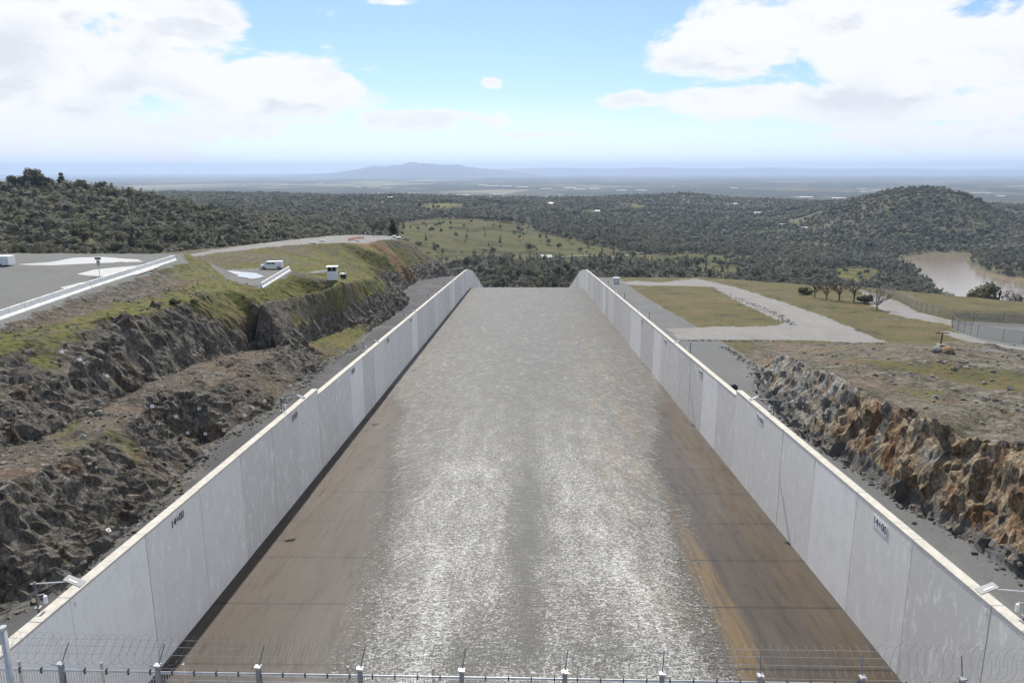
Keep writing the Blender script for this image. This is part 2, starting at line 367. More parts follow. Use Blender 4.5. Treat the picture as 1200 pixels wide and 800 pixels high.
def m_mesh(name, sc, w, col):
    m, nt, b = new_mat(name); T = NT(nt)
    x, y, z = T.sep(T.coord((1, 1, 1), 'UV'))
    def ln(v):
        f = T.math('FRACT', T.math('MULTIPLY', v, sc)); return T.math('LESS_THAN', f, w)
    a = T.math('MAXIMUM', ln(T.math('ADD', x, y)), ln(T.math('SUBTRACT', x, y)))
    T.put(b.inputs['Alpha'], a); T.put(b.inputs['Base Color'], col); b.inputs['Metallic'].default_value = .4; b.inputs['Roughness'].default_value = .5
    return m
M['chain'] = m_mesh('chain_link', 12., .17, (.22, .23, .25))
# ------------------------------------------------------------------ object helpers
def mesh_obj(name, verts, faces, mat, parent=None, loc=None, smooth=False):
    me = bpy.data.meshes.new(name)
    verts = np.asarray(verts, float)
    if loc is not None and parent is None: verts = verts-np.array(loc)
    me.from_pydata(verts.tolist(), [], [tuple(int(i) for i in f) for f in faces])
    if mat: me.materials.append(mat)
    me.update()
    if smooth: me.shade_smooth()
    o = bpy.data.objects.new(name, me); C.objects.link(o)
    if parent: o.parent = parent
    if loc is not None and parent is None: o.location = loc
    return o
def fast_mesh(name, V, Fc, mat, attrs=None, smooth=True):
    """numpy verts (n,3) and faces (m,k)"""
    me = bpy.data.meshes.new(name); V = np.ascontiguousarray(V, np.float32); Fc = np.ascontiguousarray(Fc, np.int32)
    k = Fc.shape[1]; me.vertices.add(len(V)); me.vertices.foreach_set('co', V.ravel())
    me.loops.add(Fc.size); me.loops.foreach_set('vertex_index', Fc.ravel())
    me.polygons.add(len(Fc)); me.polygons.foreach_set('loop_start', np.arange(0, Fc.size, k, dtype=np.int32))
    me.update(calc_edges=True); me.materials.append(mat)
    me.polygons.foreach_set('use_smooth', np.full(len(Fc), smooth))
    for n, a in (attrs or {}).items():
        at = me.attributes.new(n, 'FLOAT', 'POINT'); at.data.foreach_set('value', np.ascontiguousarray(a, np.float32).ravel())
    o = bpy.data.objects.new(name, me); C.objects.link(o); return o
def tag(o, label=None, cat=None, group=None, kind=None):
    for k, v in (('label', label), ('category', cat), ('group', group), ('kind', kind)):
        if v: o[k] = v
    return o
def empty(name, loc, label, cat, group=None, rz=0.):
    o = bpy.data.objects.new(name, None); C.objects.link(o); o.location = loc; o.rotation_euler = (0, 0, rz)
    o.empty_display_size = .3
    return tag(o, label, cat, group)
def copy_tree(o, parent=None):
    c = o.copy(); C.objects.link(c)
    if parent is not None: c.parent = parent
    for ch in list(o.children): copy_tree(ch, c)
    return c
class MB:
    def __init__(s): s.v = []; s.f = []
    def box(s, c, size, rot=None, taper=1.):
        h = np.array(size)/2; i = len(s.v); c = np.array(c, float)
        for z in (-1, 1):
            t = taper if z > 0 else 1.
            for x, y in ((-1, -1), (1, -1), (1, 1), (-1, 1)):
                p = np.array([x*h[0]*t, y*h[1]*t, z*h[2]])
                if rot is not None: p = np.array(rot) @ p
                s.v.append(tuple(c+p))
        s.f += [(i, i+3, i+2, i+1), (i+4, i+5, i+6, i+7)]+[(i+k, i+(k+1) % 4, i+4+(k+1) % 4, i+4+k) for k in range(4)]
        return s
    def tube(s, pts, r, n=6, cap=True):
        pts = [np.array(p, float) for p in pts]; rr = r if isinstance(r, (list, tuple)) else [r]*len(pts); b = len(s.v)
        ref = np.array([.31, .17, .93])
        for k, p in enumerate(pts):
            d = pts[min(k+1, len(pts)-1)]-pts[max(k-1, 0)]; d = d/(np.linalg.norm(d)+1e-9)
            rf = ref if abs(d @ ref) < .95 else np.array([1., 0, 0])
            u = np.cross(d, rf); u /= np.linalg.norm(u); w = np.cross(d, u)
            for a in range(n):
                t = 2*math.pi*a/n; s.v.append(tuple(p+rr[k]*(u*math.cos(t)+w*math.sin(t))))
        for k in range(len(pts)-1):
            for a in range(n):
                s.f.append((b+k*n+a, b+(k+1)*n+a, b+(k+1)*n+(a+1) % n, b+k*n+(a+1) % n))
        if cap:
            s.f.append(tuple(b+a for a in range(n))); s.f.append(tuple(b+(len(pts)-1)*n+a for a in reversed(range(n))))
        return s
    def poly(s, pts):
        i = len(s.v); s.v += [tuple(p) for p in pts]; s.f.append(tuple(range(i, i+len(pts)))); return s
    def prism(s, prof, x0, x1, axis=0):
        """profile (a,b) extruded along an axis"""
        i = len(s.v); n = len(prof)
        for X in (x0, x1):
            for a, b in prof:
                s.v.append((X, a, b) if axis == 0 else (a, X, b) if axis == 1 else (a, b, X))
        s.f += [tuple(i+k for k in range(n)), tuple(i+n+k for k in reversed(range(n)))]
        s.f += [(i+k, i+n+k, i+n+(k+1) % n, i+(k+1) % n) for k in range(n)]
        return s
    def build(s, name, mat, parent=None, smooth=False, bevel=0.):
        o = mesh_obj(name, s.v, s.f, mat, parent, None, smooth)
        if bevel:
            b = o.modifiers.new('bevel', 'BEVEL'); b.width = bevel; b.segments = 2; b.limit_method = 'ANGLE'
        return o
# ------------------------------------------------------------------ chute
def floor_z(y):
    y = np.asarray(y, float)
    z = -33.2-.0628*y
    d = np.clip(y-350, 0, None); q = np.minimum(d, 70)
    return z-(q*q*.182/140+np.clip(d-70, 0, None)*.182)
def top_z(y, far=None):
    y = np.asarray(y, float)
    if far is None: far = y > 99
    z = np.where(far, -22.6-.0643*y, -22.7-.0555*y)
    d = np.clip(y-336, 0, None); q = np.minimum(d, 70)
    return z-(q*q*.182/140+np.clip(d-70, 0, None)*.182)
HW = 27.3
def grid_sheet(xs, ys, zf):
    X, Y = np.meshgrid(xs, ys); Z = zf(X, Y)
    V = np.stack([X, Y, Z], -1).reshape(-1, 3); nx, ny = len(xs), len(ys)
    i = np.arange(nx*ny).reshape(ny, nx)
    Fc = np.stack([i[:-1, :-1], i[:-1, 1:], i[1:, 1:], i[1:, :-1]], -1).reshape(-1, 4)
    return V, Fc, X, Y
ys = np.concatenate([np.arange(8, 340, 2.), np.arange(340, 640, 3.)])
V, Fc, X, Y = grid_sheet(np.array([-HW-.2, 0, HW+.2]), ys, lambda X, Y: floor_z(Y))
o = fast_mesh('chute_floor', V, Fc, M['floor']); tag(o, kind='structure')
# running water: thin rippled sheet with its own relief
ysw = 8+np.cumsum(np.r_[0, .16+.0016*np.arange(1300)]); ysw = ysw[ysw < 560]
xs = np.linspace(-HW+.02, HW-.02, 200)
def wz(X, Y):
    r = fbm(X*.9, Y*1.4, 0, 4); roll = noise3(X*.25, Y*.5, 3.)
    edge = sstep(0, 1.2, HW-np.abs(X))
    return floor_z(Y)+.05+edge*(.035+.05*r*(Y < 260)+.03*roll)
V, Fc, X, Y = grid_sheet(xs, ysw, wz)
xl = -13.0-3.5*np.sin((Y-45)/38.)*(Y < 160); wob = 2.2*noise3(X*.05, Y*.035, 9.)
lw = np.interp(Y, [45, 60, 80, 100, 125, 150, 200], [-14.5, -15.5, -16.8, -19.5, -24, -29, -34])
rw = np.interp(Y, [45, 60, 80, 100, 125, 150, 200], [14, 16, 17.8, 20.5, 24.5, 29, 34])
cover = sstep(-2.5, 5., np.minimum(X-lw+wob, rw-X+wob))
wash = np.clip(1-np.abs(X)/27., 0, 1)
core = np.interp(Y, [45, 75, 110, 135, 170, 240, 340], [1., .95, .82, .62, .42, .24, .1])
wl = np.interp(Y, [45, 100, 160], [6.6, 6.4, 8.]); cl = np.interp(Y, [45, 100, 160], [6.9, 6.6, 6.5])
lobe = np.maximum(np.exp(-(np.abs(X+cl)/wl)**2.6), np.exp(-(np.abs(X-cl-.6)/(wl*1.1))**2.6))
trough = np.exp(-((X-.3-.3*noise3(X*0, Y*.1, 0))/np.interp(Y, [45, 62, 75, 100, 130], [.5, 1.0, 1.8, 1.0, .7]))**2)*np.interp(Y, [45, 62, 78, 95, 115], [.10, .42, .50, .18, 0])*(.75+.5*noise3(X*.8, Y*.25, 6.))
foam = np.clip(core*(.60+.24*lobe+.13*fbm(X*.45, Y*.08, 2., 4)-.22*sstep(70, 50, Y)*np.exp(-((np.abs(X-.4)-5.)/1.6)**2))*(1-trough)+.06*noise3(X*.12, Y*.06, 2.), 0, 1)
dash = np.interp(Y, [45, 90, 150, 340, 400], [.25, .5, 1., 1., .4])
tn = .75*np.exp(-((X-14-.02*(Y-100))/5.)**2)*sstep(50, 70, Y)*(1-sstep(200, 300, Y))
edg = np.clip(1.6*cover*(1-lobe*.6)*sstep(6.5, 10.5, np.abs(X-.4))*np.interp(Y, [45, 150, 220], [1, 1, 0]), 0, 1)
A = dict(fardash=sstep(110, 170, Y)*(1-.6*sstep(20, 27, np.abs(X))), cover=cover, foam=foam, dash=dash, tan=tn, edge=edg, trough=np.clip(trough*1.1, 0, 1))
o = fast_mesh('running_water', V, Fc, M['water'], A); tag(o, kind='structure')
# retaining walls, panel by panel
J0 = 40.6-9.144*3; TH = .72
edges = [J0+9.144*k for k in range(62) if J0+9.144*k < 560]
stations = {54.6: '14+00', 85.1: '15+00', 115.6: '16+00', 146.1: '17+00', 176.6: '18+00'}
for sgn in (-1, 1):
    side = 'left' if sgn < 0 else 'right'
    w = empty('retaining_wall', (sgn*HW, 0, 0), f'tall pale concrete chute wall on the {side}, marked with station numbers', 'wall')
    for a, b_ in zip(edges[:-1], edges[1:]):
        far = (a+b_)/2 > 97
        n = 6 if a > 320 else 1
        yy = np.linspace(a+.03, b_-.03, n+1)
        if not far and b_ > 92 and b_ < 100: yy = np.array([a+.015, b_-.015])
        zt = top_z(yy, far); zb = floor_z(yy)-.6
        vs = []
        jut = random.uniform(0, .03)
        for y_, t_, q_ in zip(yy, zt, zb):
            xi = sgn*(-jut)   # tiny offset of each pour
            vs += [(xi, y_, q_), (xi, y_, t_-.15), (xi+sgn*TH, y_, t_-.15), (xi+sgn*(TH+.5), y_, q_)]
        fs = []
        for k in range(len(yy)-1):
            i = 4*k
            for p in range(4):
                q = (p+1) % 4; f = (i+p, i+q, i+4+q, i+4+p); fs.append(f if sgn > 0 else f[::-1])
        fs += [(0, 1, 2, 3), tuple(4*(len(yy)-1)+k for k in (3, 2, 1, 0))]
        pn = mesh_obj('panel', vs, fs, M['wall'], w)
        # coping cap
        vs = []; fs = []
        for y_, t_ in zip(yy, zt):
            x0, x1 = -sgn*(jut+.03), sgn*(TH+.03-jut)
            vs += [(x0, y_, t_-.15), (x0, y_, t_-.03), (x0+sgn*.03, y_, t_), (x1-sgn*.03, y_, t_), (x1, y_, t_-.03), (x1, y_, t_-.15)]
        for k in range(len(yy)-1):
            i = 6*k
            for p in range(6):
                q = (p+1) % 6; fs.append((i+p, i+q, i+6+q, i+6+p))
        fs += [tuple(range(6)), tuple(6*(len(yy)-1)+k for k in range(6))]
        mesh_obj('coping', vs, fs, M['coping'], pn)
    for ys_, txt in stations.items():
        cz = float(top_z(ys_, ys_ > 97))-1.05 if sgn > 0 else float(top_z(ys_, ys_ > 97))-.95
        cu = bpy.data.curves.new('lettering', 'FONT'); cu.body = txt; cu.size = .86; cu.align_x = 'CENTER'; cu.align_y = 'CENTER'
        cu.extrude = .004; cu.offset = 0.; cu.materials.append(M['black'])
        t = bpy.data.objects.new('station_number', cu); C.objects.link(t); t.parent = w
        off = -sgn*.075
        rot = Matrix(((0, 0, -1), (-1, 0, 0), (0, 1, 0))) if sgn > 0 else Matrix(((0, 0, 1), (1, 0, 0), (0, 1, 0)))
        t.rotation_euler = rot.to_euler(); t.location = (off, ys_, cz)
        if sgn > 0 or ys_ > 60:
            pb = MB().box((-sgn*.052, ys_, cz), (.02, 2.35 if sgn > 0 else 1.9, .9)).build('number_plate', M['white'] if sgn > 0 else M['coping'], w)
        if sgn > 0: pb['label'] = 'white painted patch behind the black station number'
    for k in range(12):  # small joint tell-tale tags near the coping
        y_ = J0+9.144*(k+2)+.45
        MB().box((-sgn*.05, y_, float(top_z(y_, y_ > 97))-.62), (.015, .16, .3)).build('joint_tag', M['white'], w)
# ------------------------------------------------------------------ site terrain (triangulated break lines)
def dens(P, d=4.):
    out = [P[0]]
    for a, b in zip(P[:-1], P[1:]):
        a, b = np.array(a), np.array(b); n = max(1, int(np.linalg.norm((b-a)[:2])/d))
        out += [a+(b-a)*k/n for k in range(1, n+1)]
    return out
def G(x, y): return -GD-GS*y
def g3(x, y, dz=0.): return (x, y, G(x, y)+dz)
def drop(y):  # the strips follow the wall over the crest
    return -float((min(max(y-336, 0), 70)**2*.182/140+max(y-406, 0)*.182))
def tin(points):
    P = {}
    for p in points: P[(round(float(p[0]), 2), round(float(p[1]), 2))] = float(p[2])
    ks = list(P.keys()); r = delaunay_2d_cdt([Vector(k) for k in ks], [], [], 0, 1e-4)
    V2, F2, orig = r[0], r[2], r[3]
    V3 = [(v.x, v.y, P[ks[o[0]]] if o else 0.) for v, o in zip(V2, orig)]
    return BVHTree.FromPolygons(V3, F2)
def sample(bvh, X, Y):
    Z = np.empty(X.shape); zf, xf, yf = Z.ravel(), X.ravel(), Y.ravel(); last = -40.
    dn = Vector((0, 0, -1))
    for i in range(len(xf)):
        h = bvh.ray_cast(Vector((xf[i], yf[i], 500)), dn)
        if h[0] is not None: last = h[0].z
        zf[i] = last
    return Z
def blur(Z, n=1):
    for _ in range(n):
        Q = np.pad(Z, 1, 'edge'); Z = (Q[1:-1, 1:-1]*2+Q[:-2, 1:-1]+Q[2:, 1:-1]+Q[1:-1, :-2]+Q[1:-1, 2:])/6
    return Z
def spaced(a, b, s0, k):
    o = [a]
    while o[-1] < b: o.append(o[-1]+s0+k*(o[-1]-a))
    return np.array(o)
XB = HW+TH-.05
# LEFT
pts = []
strip = [(-XB+.0, y) for y in range(8, 540, 4)]
pts += [(x, y, G(x, y)+drop(y)) for x, y in strip]
toe = [(-34.5, 8), (-34.2, 30)]+[tuple(atG(*q)[:2]) for q in [(0, 722), (75, 690), (125, 645), (180, 600), (225, 552), (249, 534)]]
pts += dens([g3(*p) for p in toe])
toe2 = [(-38.2, 78.5)]+[tuple(atG(*q)[:2]) for q in [(240, 526), (300, 495), (325, 477), (382, 427), (412, 410), (437, 387), (472, 362), (481, 355)]]
pts += dens([g3(*p) for p in toe2])
toe3 = [tuple(atG(*q)[:2]) for q in [(481, 355), (472, 341), (490, 329), (530, 317)]]+[(-36, 420), (-37, 470), (-37, 536)]
pts += dens([(x, y, G(x, y)+drop(y)) for x, y in toe3])
c1 = [(-39, 8, -22.5), (-38.6, 30, -21.5)]+[atX(*q, x) for q, x in [((0, 562), -38), ((25, 560), -38), ((82, 530), -38.5), ((112, 510), -40), ((162, 487), -40), ((225, 522), -36.6)]]
pts += dens(c1, 3)
# floor of the gully between first and second bluff, then second bluff
pts += dens([atX(170, 484, -42.), atX(200, 500, -41), atX(236, 521, -38.5)], 2)
c2 = [atX(*q, x) for q, x in [((168, 462), -43.5), ((185, 455), -43.5), ((217, 457), -41), ((262, 445), -40), ((300, 422), -40.5), ((340, 405), -40), ((380, 392), -40.5), ((420, 374), -38.6), ((455, 352), -37.3)]]
pts += dens(c2, 3)
bench = [(-46, 8, -22), (-45.5, 35, -20.8)]+[atX(*q, x) for q, x in [((0, 532), -43.), ((60, 512), -43.5), ((110, 485), -45.), ((150, 462), -46.5), ((175, 448), -47), ((235, 425), -47), ((300, 408), -47)]]
pts += dens(bench, 3)
mid2 = [atX(*q, x) for q, x in [((0, 465), -47.5), ((60, 450), -48.5), ((110, 425), -49), ((170, 405), -49.5), ((215, 385), -50), ((260, 372), -50), ((320, 378), -46), ((370, 362), -45.)]]
pts += dens(mid2, 3)
top = [(-60, 8, -17.6), (-57, 45, -17.6)]+[atZ(*q, z) for q, z in [((0, 405), -18), ((60, 392), -18), ((110, 380), -18.4), ((175, 365), -19.2), ((207, 355), -19.6), ((277, 335), -20.8), ((305, 352), -21.8), ((345, 345), -23.), ((390, 334), -23.8)]]+[atY(430, 328, 190), atY(442, 327, 205), atY(460, 340, 226)]
pts += dens(top, 3)
LZ = -17.
lot_edge = [(-60.5, 8, LZ), (-60.3, 50, LZ), (-60.1, 84.3, LZ), (-63.2, 110, LZ), (-66.6, 146, LZ), (-70, 157, LZ), (-112, 158, LZ), (-200, 160, LZ), (-240, 160, LZ)]
pts += dens(lot_edge, 4)
pts += [(x, y, LZ) for x in range(-240, -72, 14) for y in range(8, 156, 14)]
# embankment of the lot and the drop beyond it
emb = [(-58.8, 50, -17.9), (-58.5, 84, -18.1), (-61.3, 110, -18.4), (-64.2, 146, -18.8)]
pts += dens(emb, 4)
pts += dens([(-240, 175, -26), (-200, 175, -26), (-112, 172, -25), (-85, 170, -22.4)], 8)
pad = [atZ(*q, -22.3) for q in [(225, 322), (262, 316), (325, 313), (345, 318), (305, 338), (270, 330)]]
pts += dens(pad, 3)+[atZ(300, 325, -22.3), atZ(280, 322, -22.3)]
pts += [tuple(atZ(390, 328, -23.9)), tuple(atY(425, 323, 190)), tuple(atZ(345, 326, -23.2)), tuple(atZ(365, 322, -23.6))]
hill = [((225, 308), 190), ((260, 306), 190), ((300, 300), 195), ((350, 302), 195), ((400, 305), 205), ((430, 310), 210), ((380, 312), 185), ((440, 320), 205), ((455, 318), 225), ((460, 330), 240)]
pts += [atY(*q, y) for q, y in hill]
rd1 = [atY(*q, y) for q, y in [((205, 304), 185), ((250, 297), 215), ((300, 291), 235), ((350, 286), 255), ((400, 284), 275), ((425, 285), 285)]]
rd2 = [atY(*q, y) for q, y in [((205, 301), 200), ((250, 293), 230), ((300, 286), 260), ((340, 281), 290), ((390, 276), 325), ((420, 275), 335), ((460, 276), 345)]]
pts += dens(rd1, 4)+dens(rd2, 4)
cut = [atY(*q, y) for q, y in [((425, 286), 285), ((445, 281), 303), ((464, 280), 322), ((480, 285), 345), ((500, 298), 355), ((522, 313), 375)]]
pts += dens(cut, 3)
pts += dens([atY(432, 318, 235), atY(455, 335, 255)], 4)
pts += [atY(500, 308, 345), atY(470, 305, 300), atY(455, 300, 280)]
pts += [(-70, 390, -38), (-50, 410, -45), (-60, 450, -58), (-48, 480, -66), (-60, 536, -90), (-120, 400, -50), (-120, 536, -95), (-180, 330, -45), (-240, 300, -45), (-240, 536, -95), (-180, 260, -36), (-240, 220, -34), (-130, 230, -26.5), (-120, 300, -33)]
bvhL = tin(pts)
ysL = spaced(8, 536, .20, .0031); xsL = -spaced(XB, 238, .19, .0095)[::-1]
X, Y = np.meshgrid(xsL, ysL); print('left grid', X.shape)
def finish_site(name, X, Y, bvh, mat, flat_fn, grass_fn, classes, amp, rk=(.42, .85)):
    Z0 = sample(bvh, X, Y); Z = blur(Z0, 2)
    gy, gx = np.gradient(Z, Y[:, 0], X[0, :]); slope = np.hypot(gx, gy)
    sl = blur(slope, 3)
    flat = flat_fn(X, Y); k = 1-flat
    rock = sstep(*rk, sl+.30*fbm(X*.12, Y*.12, 1., 3))*k
    wallfade = sstep(0, 2.2, np.abs(X)-XB)
    if name[0] == 'l':
        rock = rock*(1-.8*sstep(3.5, 7.5, Z-G(0, Y)+1.5*fbm(X*.1, Y*.1, 2., 3))*sstep(108, 128, Y))
        rock = rock*(1-.45*sstep(-49, -52, X)*(Y < 128))
    if name[0] == 'l': rock = np.clip(rock+.8*sstep(.02, .25, fbm(X*.14, Y*.09, 12., 4))*((X > -54) & (X < -39) & (Y < 125))*k, 0, 1)
    # displacement along the local normal
    nrm = np.stack([-gx, -gy, np.ones_like(gx)], -1); nrm /= np.linalg.norm(nrm, axis=-1)[..., None]
    rid = fbm(X*.22+.25*Z, Y*.20, Z*.16, 5, True); fin = fbm(X*.9, Y*.9, Z*.5, 4, True); lump = fbm(X*.07, Y*.07, Z*.07, 3)
    wx, wy = X+1.2*noise3(X*.3, Y*.3, Z*.3), Y+1.2*noise3(X*.3, Y*.3, Z*.3+9)
    fa = facets(wx*.32+Z*.05, wy*.27, Z*.15); fb = facets(wx*.9+Z*.2, wy*.9, Z*.33); fc = facets(X*2.1, Y*1.9, Z*1.4)
    d = rock*amp*(.6*(rid-.45)+.25*(fin-.4)+(0.75+(.25 if name[0] == 'l' else .20))*fa+(.50 if name[0] == 'l' else .36)*fb+(.12 if name[0] == 'l' else .26)*fc+.7*lump)+(1-rock)*k*.14*fc*(.4+.6*sstep(-.2, .4, lump))+k*(1-rock)*(.30*fbm(X*.12, Y*.12, 5., 4)+.10*(fin-.4))
    d = d*wallfade*sstep(0, 1, k*2)
    P = np.stack([X, Y, Z], -1)+nrm*d[..., None]
    P[..., 0] = np.where(np.abs(P[..., 0]) < XB, np.sign(P[..., 0])*XB, P[..., 0])
    V = P.reshape(-1, 3); ny, nx = X.shape; i = np.arange(nx*ny).reshape(ny, nx)
    Fc = np.stack([i[:-1, :-1], i[:-1, 1:], i[1:, 1:], i[1:, :-1]], -1).reshape(-1, 4)
    grass = np.clip(grass_fn(X, Y, Z, sl), 0, 1)*(1-rock*.55)
    A = dict(rock=rock, grass=grass)
    A.update({k_: f(X, Y, Z) for k_, f in extra.items()})
    fx = X.ravel()[Fc].mean(1); fy = Y.ravel()[Fc].mean(1)
    used = np.zeros(len(Fc), bool); objs = []
    jx = fx+1.6*fbm(fx*.22, fy*.22, 8., 4); jy = fy+1.6*fbm(fx*.22, fy*.22, 18., 4)
    for cname, cm, fn in classes:
        sel = fn(jx, jy) & ~used; used |= sel
        if sel.sum(): objs.append((cname, sel, cm))
    objs.append((name, ~used, mat))
    for cname, sel, cm in objs:
        ff = Fc[sel]; u, inv = np.unique(ff, return_inverse=True)
        ob = fast_mesh(cname, V[u], inv.reshape(-1, 4), cm, {n: a.ravel()[u] for n, a in A.items()}, smooth='hillside' not in cname)
        tag(ob, kind='structure')
    return BVHTree.FromPolygons(V.tolist(), Fc.tolist()), V
lotpoly = [(-59.5, 0), (-59.5, 50), (-59.6, 84.3), (-62.7, 110), (-66.2, 146.5), (-71, 157), (-240, 157), (-240, 0)]
padpoly = [tuple(p[:2]) for p in pad]
r1 = [tuple(p[:2]) for p in rd1]; r2 = [tuple(p[:2]) for p in rd2]
roadpoly = r1+[tuple(cut[1][:2]), tuple(cut[2][:2])]+r2[::-1]
def laneL(x, y):
    # widening gravel yard at the foot of the red cut plus strip beside the wall
    toeall = np.array(toe+toe2[1:]+toe3[1:]); o_ = np.argsort(toeall[:, 1])
    lx = np.interp(y, toeall[o_, 1], toeall[o_, 0]); return (x > lx+.2)
boothpad = [tuple(atZ(*q, -24.3)[:2]) for q in [(385, 327), (400, 321), (445, 319), (455, 324), (420, 329)]]
def flatL(X, Y): return np.maximum.reduce([inpoly(lotpoly, X, Y), inpoly(padpoly, X, Y), laneL(X, Y)*.75, inpoly(roadpoly, X, Y)*.8]).astype(float)
redp = [tuple(atY(*q, y)[:2]) for q, y in [((418, 286), 280), ((440, 282), 300), ((470, 300), 310), ((496, 326), 318), ((475, 335), 285)]]
extra = dict(gravel=lambda X, Y, Z: np.maximum(laneL(X+1.0, Y)*.5, 0)+sstep(3.5, 0, np.abs(X+62+.04*(Y-100)))*.45*(Y < 160),
             redcut=lambda X, Y, Z: inpoly(redp, X, Y)*1., rust=lambda X, Y, Z: X*0)
def grassL(X, Y, Z, sl):
    g = .28+.55*fbm(X*.05, Y*.05, 3., 3)
    strip_ = sstep(7, 2, np.abs(X+54-.03*(Y-90)))*sstep(60, 75, Y)*(Y < 165)
    g = g+.52*strip_+.45*sstep(120, 150, Y)-.38*sstep(165, 200, Y)*sstep(-.2, .35, fbm(X*.03, Y*.02, 8., 3))+.35*(sl < .35)*(Y < 120)*fbm(X*.2, Y*.2, 7., 2)
    return g
bvhSL, VL = finish_site('left_hillside', X, Y, bvhL, M['left'], flatL, grassL,
    [('parking_lot', M['lot'], lambda x, y: inpoly(lotpoly, x, y)), ('access_road', M['road'], lambda x, y: inpoly(roadpoly, x, y)),
     ('turning_area', M['lot'], lambda x, y: inpoly(padpoly, x, y)), ('left_service_road', M['gravell'], lambda x, y: laneL(x, y))], 1., (.55, .95))
# RIGHT
pts = [(XB, y, G(0, y)+drop(y)) for y in range(8, 540, 4)]
toeR = [(36.5, 8), (36, 35)]+[tuple(atG(*q)[:2]) for q in [(1200, 677), (1130, 632), (1060, 592), (1000, 550), (940, 510), (905, 478), (890, 455), (888, 440)]]+[(40, 130)]
pts += dens([g3(*p) for p in toeR], 3)
ct = [(42, 8, -21.5), (41, 40, -21)]+[atX(*q, x) for q, x in [((1200, 520), 39.5), ((1125, 512), 38), ((1107, 497), 37.5), ((1075, 482), 37), ((1040, 472), 36.5), ((1025, 467), 36.3), ((1000, 452), 36.4), ((972, 435), 36.8), ((950, 435), 36.6), ((922, 415), 38.2), ((900, 421), 38.4)]]
pts += dens(ct, 3)
pl = [((1200, 470), 78), ((1130, 470), 80), ((1080, 455), 85), ((1040, 440), 90), ((1000, 425), 102), ((960, 415), 114), ((1102, 408), 105), ((1060, 418), 106), ((1140, 410), 107), ((1165, 402), 110), ((1200, 425), 98), ((1035, 408), 125), ((985, 405), 142), ((1100, 430), 93), ((1160, 440), 90), ((1185, 410), 109)]
pts += [atY(*q, y) for q, y in pl]
pts += [(52, 8, -20.5), (58, 40, -20.5), (75, 60, -22.5), (90, 90, -24.5), (110, 100, -29), (150, 60, -30), (240, 8, -34), (240, 100, -38), (60, 62, -22.)]
for y in range(150, 336, 15): pts += [g3(x, y) for x in range(36, int(60+(y-150)*.1), 8)]
pts += dens([g3(40, 135), g3(58, 150)], 4)
pts += [(66, 128, -30.5), (80, 130, -31), (98, 130, -32.5), (115, 140, -36)]
pts += dens([tuple(atG(*q)) for q in [(1040, 400), (1030, 385), (960, 362), (880, 338), (820, 324)]], 6)
pts += [tuple(atG(*q)) for q in [(900, 332), (960, 340), (1040, 352), (1100, 372), (1130, 400), (1000, 375), (1060, 385)]]
fr = [(1000, 334), (1040, 346), (1080, 366), (1112, 373), (1160, 378), (1200, 380), (1200, 405), (1150, 395), (1118, 386)]
pts += [tuple(atG(*q)-np.array([0, 0, .4])) for q in fr]
pts += dens([(XB+.5, 337, G(0, 337)), (60, 338, -47.2), (82, 336, -47)], 5)+dens([(XB+3, 350, -50), (60, 352, -53), (88, 350, -52.5)], 6)
pts += [(130, 330, -50), (160, 280, -46), (200, 240, -45), (260, 220, -47), (260, 300, -62), (200, 400, -80), (100, 420, -78), (50, 420, -64), (40, 440, -66), (260, 536, -115), (150, 536, -108), (60, 536, -96), (45, 500, -82), (34, 536, -84), (36, 470, -72), (32, 400, -56), (170, 160, -38.5), (240, 160, -41)]
bvhR = tin(pts)
ysR = spaced(8, 536, .20, .0031); xsR = spaced(XB, 258, .19, .0095)
X, Y = np.meshgrid(xsR, ysR); print('right grid', X.shape)
roadR = [tuple(atG(*q)[:2]) for q in [(745, 329), (775, 331), (815, 326), (860, 336), (905, 350), (960, 368), (1040, 402), (1000, 401), (930, 398), (850, 398), (795, 397), (782, 385), (830, 383), (905, 382), (918, 378), (880, 360), (845, 343), (835, 336), (800, 335), (740, 334), (728, 331)]]
def laneR(x, y):
    t = np.array(toeR); lx = np.interp(y, np.r_[t[:, 1], 150, 200, 260, 330], np.r_[t[:, 0], 40.5, 39.5, 38.5, 40]); return (x < lx-.2) & (y < 352)
roadR2 = [tuple(atG(*q)[:2]) for q in [(1005, 337), (1040, 347), (1075, 364), (1118, 374), (1118, 380), (1060, 372), (1022, 358)]]
comp = [tuple(atG(*q)[:2]) for q in [(1117, 374), (1200, 378), (1240, 382), (1240, 410), (1200, 407), (1150, 397), (1120, 387)]]
kerb = [tuple(atG(*q)[:2]) for q in [(1102, 388), (1115, 386), (1150, 397), (1200, 407), (1240, 412), (1240, 424), (1200, 414), (1150, 403), (1118, 396)]]
def flatR(X, Y): return np.maximum.reduce([inpoly(roadR, X, Y)*.85, laneR(X, Y)*.75, inpoly(roadR2, X, Y)*.8, inpoly(comp, X, Y)*.8]).astype(float)
extra = dict(gravel=lambda X, Y, Z: np.maximum(laneR(X-1., Y)*.55, sstep(.1, .5, fbm(X*.09, Y*.09, 4., 4))*(Y < 150)*(X > 42)*.72),
             redcut=lambda X, Y, Z: X*0, rust=lambda X, Y, Z: sstep(95, 70, Y)*1.+sstep(118, 126, Y)*.8-.25)
def grassR(X, Y, Z, sl):
    band = sstep(7, 2, np.abs((X-56)-(86-Y)*.75))*(X > 46)
    return .36+.75*fbm(X*.07, Y*.07, 3., 4)+.9*band+.5*sstep(140, 165, Y)
